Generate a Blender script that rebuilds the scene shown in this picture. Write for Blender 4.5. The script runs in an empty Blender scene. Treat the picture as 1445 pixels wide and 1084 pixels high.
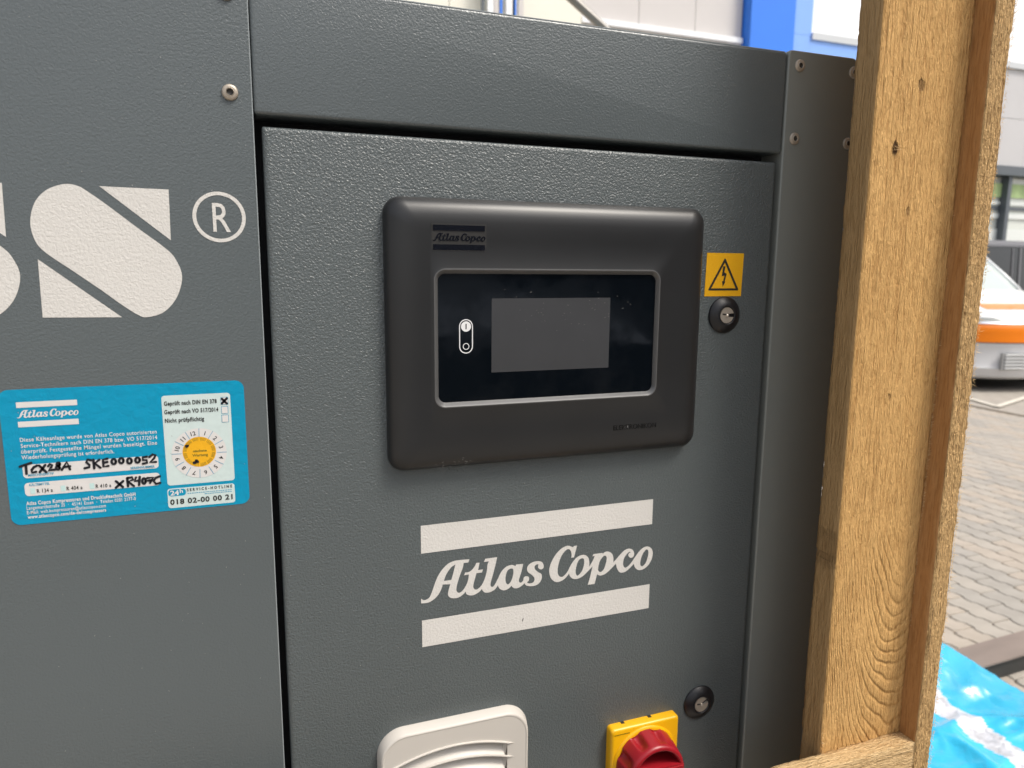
import bpy, bmesh, math, random, json
from mathutils import Vector, Matrix, noise
from mathutils.geometry import tessellate_polygon

random.seed(7)
scene = bpy.context.scene
COL = scene.collection
PI = math.pi
GROUND = -1.5          # camera height is zero; the paved yard lies 1.5 m below it

# ------------------------------------------------------------------ camera
cam_d = bpy.data.cameras.new("camera")
cam = bpy.data.objects.new("camera", cam_d)
COL.objects.link(cam)
scene.camera = cam
yaw, pitch, roll = math.radians(19.718), math.radians(9.227), math.radians(0.4516)
f_ = Vector((math.sin(yaw)*math.cos(pitch), math.cos(yaw)*math.cos(pitch), -math.sin(pitch)))
rt0 = Vector((math.cos(yaw), -math.sin(yaw), 0))
up0 = rt0.cross(f_)
rt_ = rt0*math.cos(roll) + up0*math.sin(roll)
up_ = -rt0*math.sin(roll) + up0*math.cos(roll)
cam.matrix_world = Matrix(((rt_.x, up_.x, -f_.x, 0), (rt_.y, up_.y, -f_.y, -0.5), (rt_.z, up_.z, -f_.z, 0), (0, 0, 0, 1)))
cam_d.sensor_width = 36.0
cam_d.lens = 36.0*1000.0/1445.0
cam_d.clip_start = 0.02
cam_d.clip_end = 600
cam_d.dof.use_dof = True
cam_d.dof.focus_distance = 0.52
cam_d.dof.aperture_fstop = 11.0

# ------------------------------------------------------------------ world, sun, exposure
SUN_EL, SUN_AZ = math.radians(56), math.radians(136)    # azimuth clockwise from +Y: sun stands behind the camera, to the right
world = bpy.data.worlds.new("World")
scene.world = world
world.use_nodes = True
wn = world.node_tree.nodes; wl = world.node_tree.links
wn.clear()
sky = wn.new("ShaderNodeTexSky"); sky.sky_type = 'NISHITA'; sky.sun_disc = False
sky.sun_elevation = SUN_EL; sky.sun_rotation = SUN_AZ
sky.air_density = 1.0; sky.dust_density = 4.0; sky.ozone_density = 1.0
hs = wn.new("ShaderNodeHueSaturation"); hs.inputs['Saturation'].default_value = 0.38
bg = wn.new("ShaderNodeBackground"); bg.inputs['Strength'].default_value = 0.12
wo = wn.new("ShaderNodeOutputWorld")
wl.new(sky.outputs[0], hs.inputs['Color']); wl.new(hs.outputs[0], bg.inputs[0]); wl.new(bg.outputs[0], wo.inputs[0])
sun_d = bpy.data.lights.new("sun", 'SUN')
sun_d.energy = 1.4; sun_d.angle = math.radians(16); sun_d.color = (1.0, 0.93, 0.83)
sun = bpy.data.objects.new("sun", sun_d); COL.objects.link(sun)
sd = Vector((math.sin(SUN_AZ)*math.cos(SUN_EL), math.cos(SUN_AZ)*math.cos(SUN_EL), math.sin(SUN_EL)))
sun.rotation_euler = (-sd).to_track_quat('-Z', 'Y').to_euler()
scene.view_settings.view_transform = 'Standard'
scene.view_settings.look = 'None'
scene.view_settings.gamma = 1
scene.view_settings.use_curve_mapping = False
scene.view_settings.exposure = 0.85
scene.cycles.max_bounces = 8

# ------------------------------------------------------------------ materials
def mat(name, col, rough=0.5, metal=0.0, spec=0.5, bump=None, var=None, coat=0.0, trans=0.0):
    """bump=(scale, strength, distance, detail, distortion, (sx,sy,sz)); var=(scale, amount, (sx,sy,sz))"""
    m = bpy.data.materials.new(name); m.use_nodes = True
    nt = m.node_tree; b = nt.nodes['Principled BSDF']
    b.inputs['Base Color'].default_value = (*col, 1)
    b.inputs['Roughness'].default_value = rough
    b.inputs['Metallic'].default_value = metal
    b.inputs['Specular IOR Level'].default_value = spec
    b.inputs['Coat Weight'].default_value = coat
    b.inputs['Transmission Weight'].default_value = trans
    tc = nt.nodes.new('ShaderNodeTexCoord')
    def mapped(s):
        mp = nt.nodes.new('ShaderNodeMapping'); mp.inputs['Scale'].default_value = s
        nt.links.new(tc.outputs['Object'], mp.inputs['Vector']); return mp.outputs[0]
    if var:
        n = nt.nodes.new('ShaderNodeTexNoise'); n.inputs['Scale'].default_value = var[0]; n.inputs['Detail'].default_value = 4
        nt.links.new(mapped(var[2]), n.inputs['Vector'])
        mr = nt.nodes.new('ShaderNodeMapRange'); mr.inputs[1].default_value = 0.25; mr.inputs[2].default_value = 0.75
        mr.inputs[3].default_value = 1-var[1]; mr.inputs[4].default_value = 1+var[1]
        nt.links.new(n.outputs['Fac'], mr.inputs[0])
        vm = nt.nodes.new('ShaderNodeVectorMath'); vm.operation = 'SCALE'; vm.inputs[0].default_value = col
        nt.links.new(mr.outputs[0], vm.inputs['Scale']); nt.links.new(vm.outputs[0], b.inputs['Base Color'])
    if bump:
        n = nt.nodes.new('ShaderNodeTexNoise'); n.inputs['Scale'].default_value = bump[0]
        n.inputs['Detail'].default_value = bump[3]; n.inputs['Distortion'].default_value = bump[4]
        nt.links.new(mapped(bump[5]), n.inputs['Vector'])
        bp = nt.nodes.new('ShaderNodeBump'); bp.inputs['Strength'].default_value = bump[1]; bp.inputs['Distance'].default_value = bump[2]
        nt.links.new(n.outputs['Fac'], bp.inputs['Height']); nt.links.new(bp.outputs[0], b.inputs['Normal'])
    return m

U = (1, 1, 1)
WR = (640, 0.72, 0.0010, 1.0, 0.6, U); WS = (640, 0.36, 0.0008, 1.0, 0.6, U); WP = (580, 0.45, 0.0008, 1.0, 0.6, U)           # orange-peel wrinkle of structure paint
M = {}
M['paint'] = mat('grey_structure_paint', (0.080, 0.094, 0.096), 0.38, 0, 0.7, WR, (3, 0.05, U))
M['paint_left'] = mat('grey_structure_paint_soft', (0.084, 0.099, 0.103), 0.33, 0, 0.75, WS, (3, 0.05, U))
M['edge'] = mat('edge_highlight_paint', (0.30, 0.33, 0.34), 0.4)  # lighter colour standing in for the highlight along panel edges
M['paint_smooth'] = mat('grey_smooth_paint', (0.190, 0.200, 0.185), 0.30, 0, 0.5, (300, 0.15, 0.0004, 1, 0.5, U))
M['print_white'] = mat('off_white_print', (0.635, 0.615, 0.58), 0.5, 0, 0.35, WP, (14, 0.03, U))
M['dark'] = mat('black_inside', (0.006, 0.007, 0.010), 0.7)
M['seal'] = mat('black_rubber', (0.012, 0.013, 0.015), 0.6)
M['screw'] = mat('stainless_screw', (0.42, 0.365, 0.30), 0.45, 0.5, 0.5, (500, 0.3, 0.0003, 2, 0, U))
M['screw_dark'] = mat('screw_socket', (0.03, 0.025, 0.02), 0.5)
M['bezel'] = mat('black_bezel_plastic', (0.014, 0.0145, 0.0155), 0.36, 0, 0.5, (2200, 0.35, 0.0001, 1, 0, U), (18, 0.12, U))
M['rim'] = mat('grey_bezel_rim', (0.13, 0.13, 0.13), 0.35, 0.35, 0.5, (2600, 0.3, 0.0001, 1, 0, U))
M['glass_black'] = mat('black_touch_glass', (0.0025, 0.004, 0.006), 0.06, 0, 0.5)
M['display'] = mat('unlit_display', (0.052, 0.053, 0.056), 0.16, 0, 0.4, None, (60, 0.04, U))
M['symbol'] = mat('white_symbol', (0.75, 0.75, 0.75), 0.4)
M['gloss_black'] = mat('gloss_black_emblem', (0.006, 0.007, 0.011), 0.12)
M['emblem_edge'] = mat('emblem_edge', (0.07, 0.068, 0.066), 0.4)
M['sticker_yellow'] = mat('amber_sticker', (0.78, 0.40, 0.010), 0.42, 0, 0.4, (330, 0.35, 0.0006, 1, 0.6, U))
M['ink'] = mat('black_ink', (0.018, 0.018, 0.016), 0.5)
M['cyan'] = mat('cyan_sticker', (0.0, 0.27, 0.45), 0.36, 0, 0.3, (150, 0.6, 0.0010, 2, 0.4, U))
M['cyan_dark'] = mat('cyan_print', (0.03, 0.30, 0.47), 0.45)
M['cyan_light'] = mat('pale_cyan_print', (0.50, 0.68, 0.66), 0.45)
M['pale'] = mat('pale_sticker_field', (0.56, 0.66, 0.64), 0.42, 0, 0.4, (150, 0.25, 0.0005, 2, 0.4, U), (300, 0.03, U))
M['paper'] = mat('white_sticker_field', (0.66, 0.64, 0.62), 0.45, 0, 0.4, (150, 0.2, 0.0005, 2, 0.4, U))
M['marker'] = mat('black_marker', (0.008, 0.009, 0.014), 0.3)
M['lock_black'] = mat('black_lock_plastic', (0.006, 0.006, 0.008), 0.42, 0, 0.5)
M['lock_metal'] = mat('cast_lock_metal', (0.66, 0.60, 0.52), 0.35, 0.75, 0.5, (700, 0.5, 0.0005, 2, 0, U))
M['vent'] = mat('cream_vent_plastic', (0.56, 0.525, 0.475), 0.42, 0, 0.5, None, (20, 0.02, U))
M['yellow'] = mat('yellow_plastic', (0.80, 0.42, 0.004), 0.34, 0, 0.5, (600, 0.15, 0.0002, 1, 0, U))
M['red'] = mat('red_plastic', (0.31, 0.009, 0.017), 0.36, 0, 0.5, (800, 0.25, 0.0002, 2, 0, U), (40, 0.05, U))
M['yellow_print'] = mat('olive_print', (0.20, 0.16, 0.01), 0.5)

def wood(name, base, dark, fibre=1.0, arcs=None, knots=(), axis='z', smooth=False):
    m = bpy.data.materials.new(name); m.use_nodes = True
    nt = m.node_tree; N = nt.nodes; L = nt.links; b = N['Principled BSDF']
    b.inputs['Roughness'].default_value = 0.75; b.inputs['Specular IOR Level'].default_value = 0.2
    tc = N.new('ShaderNodeTexCoord')
    def noise_(scale, detail, sc, dist=0.0):
        mp = N.new('ShaderNodeMapping'); mp.inputs['Scale'].default_value = sc
        L.new(tc.outputs['Object'], mp.inputs['Vector'])
        n = N.new('ShaderNodeTexNoise'); n.inputs['Scale'].default_value = scale; n.inputs['Detail'].default_value = detail
        n.inputs['Distortion'].default_value = dist
        L.new(mp.outputs[0], n.inputs['Vector']); return n.outputs['Fac']
    def math_(op, a, b_=None, c=None):
        n = N.new('ShaderNodeMath'); n.operation = op
        for i, v in enumerate((a, b_, c)):
            if v is None: continue
            if isinstance(v, (int, float)): n.inputs[i].default_value = v
            else: L.new(v, n.inputs[i])
        return n.outputs[0]
    def rng(v, a, b_, c, d):
        n = N.new('ShaderNodeMapRange'); n.inputs[1].default_value = a; n.inputs[2].default_value = b_
        n.inputs[3].default_value = c; n.inputs[4].default_value = d; L.new(v, n.inputs[0]); return n.outputs[0]
    st = (1, 1, 0.075) if axis == 'z' else (0.075, 1, 1)
    st2 = (1, 1, 0.22) if axis == 'z' else (0.22, 1, 1)
    st3 = (1, 1, 0.03) if axis == 'z' else (0.03, 1, 1)
    fib = noise_(720, 3, st, 0.3)
    fuzz = noise_(800, 3, st2, 0.8)
    band = noise_(60, 3, st3)
    blot = noise_(14, 3, (1, 1, .5))
    sep = N.new('ShaderNodeSeparateXYZ'); L.new(tc.outputs['Object'], sep.inputs[0])
    if arcs:
        xc, k, per, zt = arcs
        dx = math_('SUBTRACT', sep.outputs['X'], xc)
        f = math_('SUBTRACT', sep.outputs['Z'], math_('MULTIPLY', math_('MULTIPLY', dx, dx), k))
        f = math_('ADD', f, math_('MULTIPLY', noise_(14, 3, (1, 1, .5)), 0.075))
        ring = math_('POWER', rng(math_('SINE', math_('MULTIPLY', f, 2*PI/per)), -1, 1, 0, 1), 5)
        gate = rng(noise_(26, 2, (1, 1, .3)), 0.38, 0.62, 0.15, 1.0)
        ring = math_('MULTIPLY', ring, gate)
        low = rng(math_('ADD', sep.outputs['Z'], math_('MULTIPLY', noise_(9, 2, (1, 1, 1)), .06)), zt, zt+.07, 1, 0)
        ring = math_('ADD', math_('MULTIPLY', ring, low), math_('MULTIPLY', rng(noise_(170, 2, st3, .2), .52, .66, 0, .55), math_('SUBTRACT', 1.0, low)))
    else:
        ring = rng(band, 0.56, 0.72, 0, 1)
    # dark, thin fibre shadows
    fl = rng(fib, 0.38, 0.50, 0.0, 1.0)
    fz = rng(fuzz, 0.36, 0.58, 0.0, 1.0)
    tone = math_('ADD', math_('ADD', 0.18, math_('MULTIPLY', fl, 0.36)), math_('MULTIPLY', fz, 0.35*fibre))
    tone = math_('ADD', tone, math_('MULTIPLY', rng(blot, 0.3, 0.7, -.06, .08), 1.0))
    tone = math_('ADD', tone, math_('MULTIPLY', rng(band, 0.35, 0.65, -.05, .07), 1.0))
    tone = math_('SUBTRACT', tone, math_('MULTIPLY', ring, 0.30 if arcs else 0.22))
    hgt = math_('ADD', math_('MULTIPLY', fib, 0.7), math_('MULTIPLY', fuzz, 0.7*fibre))
    hgt = math_('SUBTRACT', hgt, math_('MULTIPLY', ring, 0.45))
    kn = None
    for (kx, kz, rx, rz, dk) in knots:
        ax = math_('DIVIDE', math_('SUBTRACT', sep.outputs['X'], kx), rx)
        az = math_('DIVIDE', math_('SUBTRACT', sep.outputs['Z'], kz), rz)
        d = math_('ADD', math_('MULTIPLY', ax, ax), math_('MULTIPLY', az, az))
        d = math_('ADD', d, math_('MULTIPLY', rng(fuzz, 0.2, 0.8, -.9, .9), 1.0))
        g = math_('MULTIPLY', rng(d, 0.5, 1.6, 1.0, 0.0), dk)
        kn = g if kn is None else math_('MAXIMUM', kn, g)
    mix = N.new('ShaderNodeMix'); mix.data_type = 'RGBA'; mix.clamp_factor = True
    mix.inputs[6].default_value = (*dark, 1); mix.inputs[7].default_value = (*base, 1)
    L.new(tone, mix.inputs[0]); out = mix.outputs[2]
    if kn is not None:
        m2 = N.new('ShaderNodeMix'); m2.data_type = 'RGBA'; m2.inputs[7].default_value = (0.07, 0.032, 0.012, 1)
        L.new(kn, m2.inputs[0]); L.new(out, m2.inputs[6]); out = m2.outputs[2]
        hgt = math_('SUBTRACT', hgt, math_('MULTIPLY', kn, 1.6))
    L.new(out, b.inputs['Base Color'])
    bp = N.new('ShaderNodeBump'); bp.inputs['Strength'].default_value = 0.35 if smooth else 0.9
    bp.inputs['Distance'].default_value = 0.0006 if smooth else 0.0036*fibre
    L.new(hgt, bp.inputs['Height']); L.new(bp.outputs[0], b.inputs['Normal'])
    return m

# ------------------------------------------------------------------ helpers
def link(o, parent=None, root=None):
    COL.objects.link(o)
    if parent: o.parent = parent
    return o
def mesh_obj(name, verts, faces, m, parent=None, smooth=False, mats=None, fm=None):
    me = bpy.data.meshes.new(name); me.from_pydata(verts, [], faces)
    if mats:
        for q in mats: me.materials.append(q)
        for p, i in zip(me.polygons, fm): p.material_index = i
    else: me.materials.append(m)
    if smooth: me.shade_smooth()
    o = bpy.data.objects.new(name, me); return link(o, parent)
def thing(name, label, cat, loc=(0, 0, 0), group=None, rz=0):
    o = bpy.data.objects.new(name, None); o.location = loc; o.rotation_euler = (0, 0, rz); o.empty_display_size = 0.1
    COL.objects.link(o); o['label'] = label; o['category'] = cat
    if group: o['group'] = group
    return o
def rrect(x0, x1, z0, z1, r, n=8):
    r = max(1e-5, min(r, (x1-x0)/2-1e-5, (z1-z0)/2-1e-5)); P = []
    for cx, cz, a0 in ((x1-r, z1-r, 0), (x0+r, z1-r, 90), (x0+r, z0+r, 180), (x1-r, z0+r, 270)):
        for i in range(n+1):
            a = math.radians(a0+90*i/n); P.append((cx+r*math.cos(a), cz+r*math.sin(a)))
    return P      # counter-clockwise seen from -y with x right, z up
def loft(name, rings, m, parent=None, cap=True, back=False, smooth=True, angle=35):
    """rings: list of (points2d, y) - or list of 3d point lists; first ring is the outermost/back one"""
    V = []; F = []; n = len(rings[0][0]) if isinstance(rings[0], tuple) else len(rings[0])
    for rg in rings:
        if isinstance(rg, tuple):
            pts, y = rg; V += [(p[0], y, p[1]) for p in pts]
        else: V += list(rg)
    for k in range(len(rings)-1):
        for i in range(n):
            j = (i+1) % n; F.append((k*n+i, k*n+j, (k+1)*n+j, (k+1)*n+i))
    if cap: F.append(tuple(range((len(rings)-1)*n, len(rings)*n)))
    if back: F.append(tuple(reversed(range(n))))
    o = mesh_obj(name, V, F, m, parent)
    if smooth:
        o.data.shade_smooth()
        bm = bmesh.new(); bm.from_mesh(o.data)
        for e in bm.edges:
            if len(e.link_faces) == 2 and e.calc_face_angle(0) > math.radians(angle): e.smooth = False
        bm.to_mesh(o.data); bm.free()
    return o
def slab(name, x0, x1, z0, z1, yf, yb, r, bend, m, parent=None, n=6):
    """sheet-metal tray seen from the front: rounded front edge of radius bend"""
    R = []
    R.append((rrect(x0, x1, z0, z1, r, n), yb))
    for i in range(6):
        a = PI/2*i/5; ins = bend*(1-math.cos(a)); y = yf+bend-bend*math.sin(a)
        R.append((rrect(x0+ins, x1-ins, z0+ins, z1-ins, r-ins*.5 if r > bend else r, n), y))
    return loft(name, R, m, parent, back=True)
def poly(name, outer, holes, y, m, parent=None, thick=0.0):
    loops = [[Vector((p[0], p[1], 0)) for p in outer]]+[[Vector((p[0], p[1], 0)) for p in h] for h in holes]
    tri = tessellate_polygon(loops); pts = [p for l in loops for p in l]
    F = []
    for t in tri:
        a, b, c = (pts[i] for i in t)
        F.append(t if (b-a).cross(c-a).z > 0 else tuple(reversed(t)))
    V = [(p.x, y, p.y) for p in pts]
    if thick:
        n = len(V); V += [(v[0], y+thick, v[2]) for v in V]; s = 0
        for l in loops:
            k = len(l)
            for i in range(k):
                j = (i+1) % k; F.append((s+i, s+j, n+s+j, n+s+i))
            s += k
    return mesh_obj(name, V, F, m, parent)
def smooth_loop(pts, n=5):
    """Catmull-Rom through points; a third element marks a corner"""
    out = []; N = len(pts)
    for i in range(N):
        p0, p1, p2, p3 = pts[i-1], pts[i], pts[(i+1) % N], pts[(i+2) % N]
        if len(p1) > 2: p0 = p1
        if len(p2) > 2: p3 = p2
        if len(p1) > 2 and len(p2) > 2: out.append((p1[0], p1[1])); continue
        for k in range(n):
            t = k/n; q = []
            for c in (0, 1):
                a, b, cc, d = p0[c], p1[c], p2[c], p3[c]
                q.append(0.5*((2*b)+(-a+cc)*t+(2*a-5*b+4*cc-d)*t*t+(-a+3*b-3*cc+d)*t**3))
            out.append(tuple(q))
    return out
def text_mesh(body, bold=0, sp=1.0):
    cu = bpy.data.curves.new('text_line', 'FONT'); cu.body = body; cu.resolution_u = 3; cu.offset = bold; cu.space_character = sp
    ob = bpy.data.objects.new('tmp_text', cu); COL.objects.link(ob)
    bpy.context.view_layer.update()
    me = bpy.data.meshes.new_from_object(ob.evaluated_get(bpy.context.evaluated_depsgraph_get()))
    bpy.data.objects.remove(ob); bpy.data.curves.remove(cu)
    return me
def text(name, body, x0, z0, x1, cap, y, m, parent, bold=0, slope=0.0, rot=None, center=False, sp=1.0):
    me = text_mesh(body, (0.030 if x1 is not None and cap < .004 else 0.018) if bold else (0.014 if cap < .004 else 0.003), sp)
    xs = [v.co.x for v in me.vertices]; w = max(xs)-min(xs); mn = min(xs)
    sy = cap/0.70
    sx = (x1-x0)/w if x1 is not None else sy
    for v in me.vertices:
        px, py = (v.co.x-mn)*sx, v.co.y*sy
        if center: px -= w*sx/2; py -= cap/2
        if rot is not None: px, py = px*math.cos(rot)-py*math.sin(rot), px*math.sin(rot)+py*math.cos(rot)
        v.co = (x0+px, y, z0+py+slope*px)
    me.materials.clear(); me.materials.append(m)
    o = bpy.data.objects.new(name, me); return link(o, parent)
def stroke(pts, w, y, V, F):
    """round-ended pen stroke appended to V,F"""
    P = [Vector((p[0], p[1])) for p in pts]
    L = []; Rr = []
    for i, p in enumerate(P):
        a = P[max(i-1, 0)]; b = P[min(i+1, len(P)-1)]; d = (b-a)
        d = d.normalized() if d.length > 1e-9 else Vector((1, 0)); nrm = Vector((-d.y, d.x))*w/2
        L.append(p+nrm); Rr.append(p-nrm)
    s = len(V)
    for a, b in zip(L, Rr): V.append((a.x, y, a.y)); V.append((b.x, y, b.y))
    for i in range(len(P)-1): F.append((s+2*i, s+2*i+1, s+2*i+3, s+2*i+2))
    for e, yy in ((P[0], y), (P[-1], y)):
        s = len(V)
        for k in range(10): V.append((e.x+w/2*math.cos(k*PI/5), yy-.00001, e.y+w/2*math.sin(k*PI/5)))
        F.append(tuple(range(s, s+10)))
def circle(cx, cz, r, n=40, a0=0.0): return [(cx+r*math.cos(a0+2*PI*i/n), cz+r*math.sin(a0+2*PI*i/n)) for i in range(n)]
def lathe(name, cx, cz, prof, m, parent, n=40, cap=True):
    return loft(name, [(circle(cx, cz, r, n), y) for r, y in prof], m, parent, cap=cap)
def box(name, x0, x1, y0, y1, z0, z1, m, parent=None, bev=0.0):
    if bev <= 0:
        V = [(x, y, z) for z in (z0, z1) for y in (y0, y1) for x in (x0, x1)]
        F = [(0, 2, 3, 1), (4, 5, 7, 6), (0, 1, 5, 4), (2, 6, 7, 3), (0, 4, 6, 2), (1, 3, 7, 5)]
        return mesh_obj(name, V, F, m, parent)
    bm = bmesh.new(); bmesh.ops.create_cube(bm, size=1)
    for v in bm.verts: v.co = Vector(((x0+x1)/2+v.co.x*(x1-x0), (y0+y1)/2+v.co.y*(y1-y0), (z0+z1)/2+v.co.z*(z1-z0)))
    bmesh.ops.bevel(bm, geom=list(bm.edges), offset=bev, segments=2, affect='EDGES')
    me = bpy.data.meshes.new(name); bm.to_mesh(me); bm.free(); me.materials.append(m)
    return link(bpy.data.objects.new(name, me), parent)
def tube(name, pts, r, m, parent=None, n=14):
    P = [Vector(p) for p in pts]; V = []; F = []
    for i, p in enumerate(P):
        d = (P[min(i+1, len(P)-1)]-P[max(i-1, 0)]).normalized()
        a = d.orthogonal().normalized() if i == 0 else (a - d*a.dot(d)).normalized()
        b = d.cross(a)
        for k in range(n): V.append(tuple(p+a*r*math.cos(2*PI*k/n)+b*r*math.sin(2*PI*k/n)))
    for i in range(len(P)-1):
        for k in range(n):
            j = (k+1) % n; F.append((i*n+k, i*n+j, (i+1)*n+j, (i+1)*n+k))
    F.append(tuple(reversed(range(n)))); F.append(tuple(range((len(P)-1)*n, len(P)*n)))
    return mesh_obj(name, V, F, m, parent, smooth=True)

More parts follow.
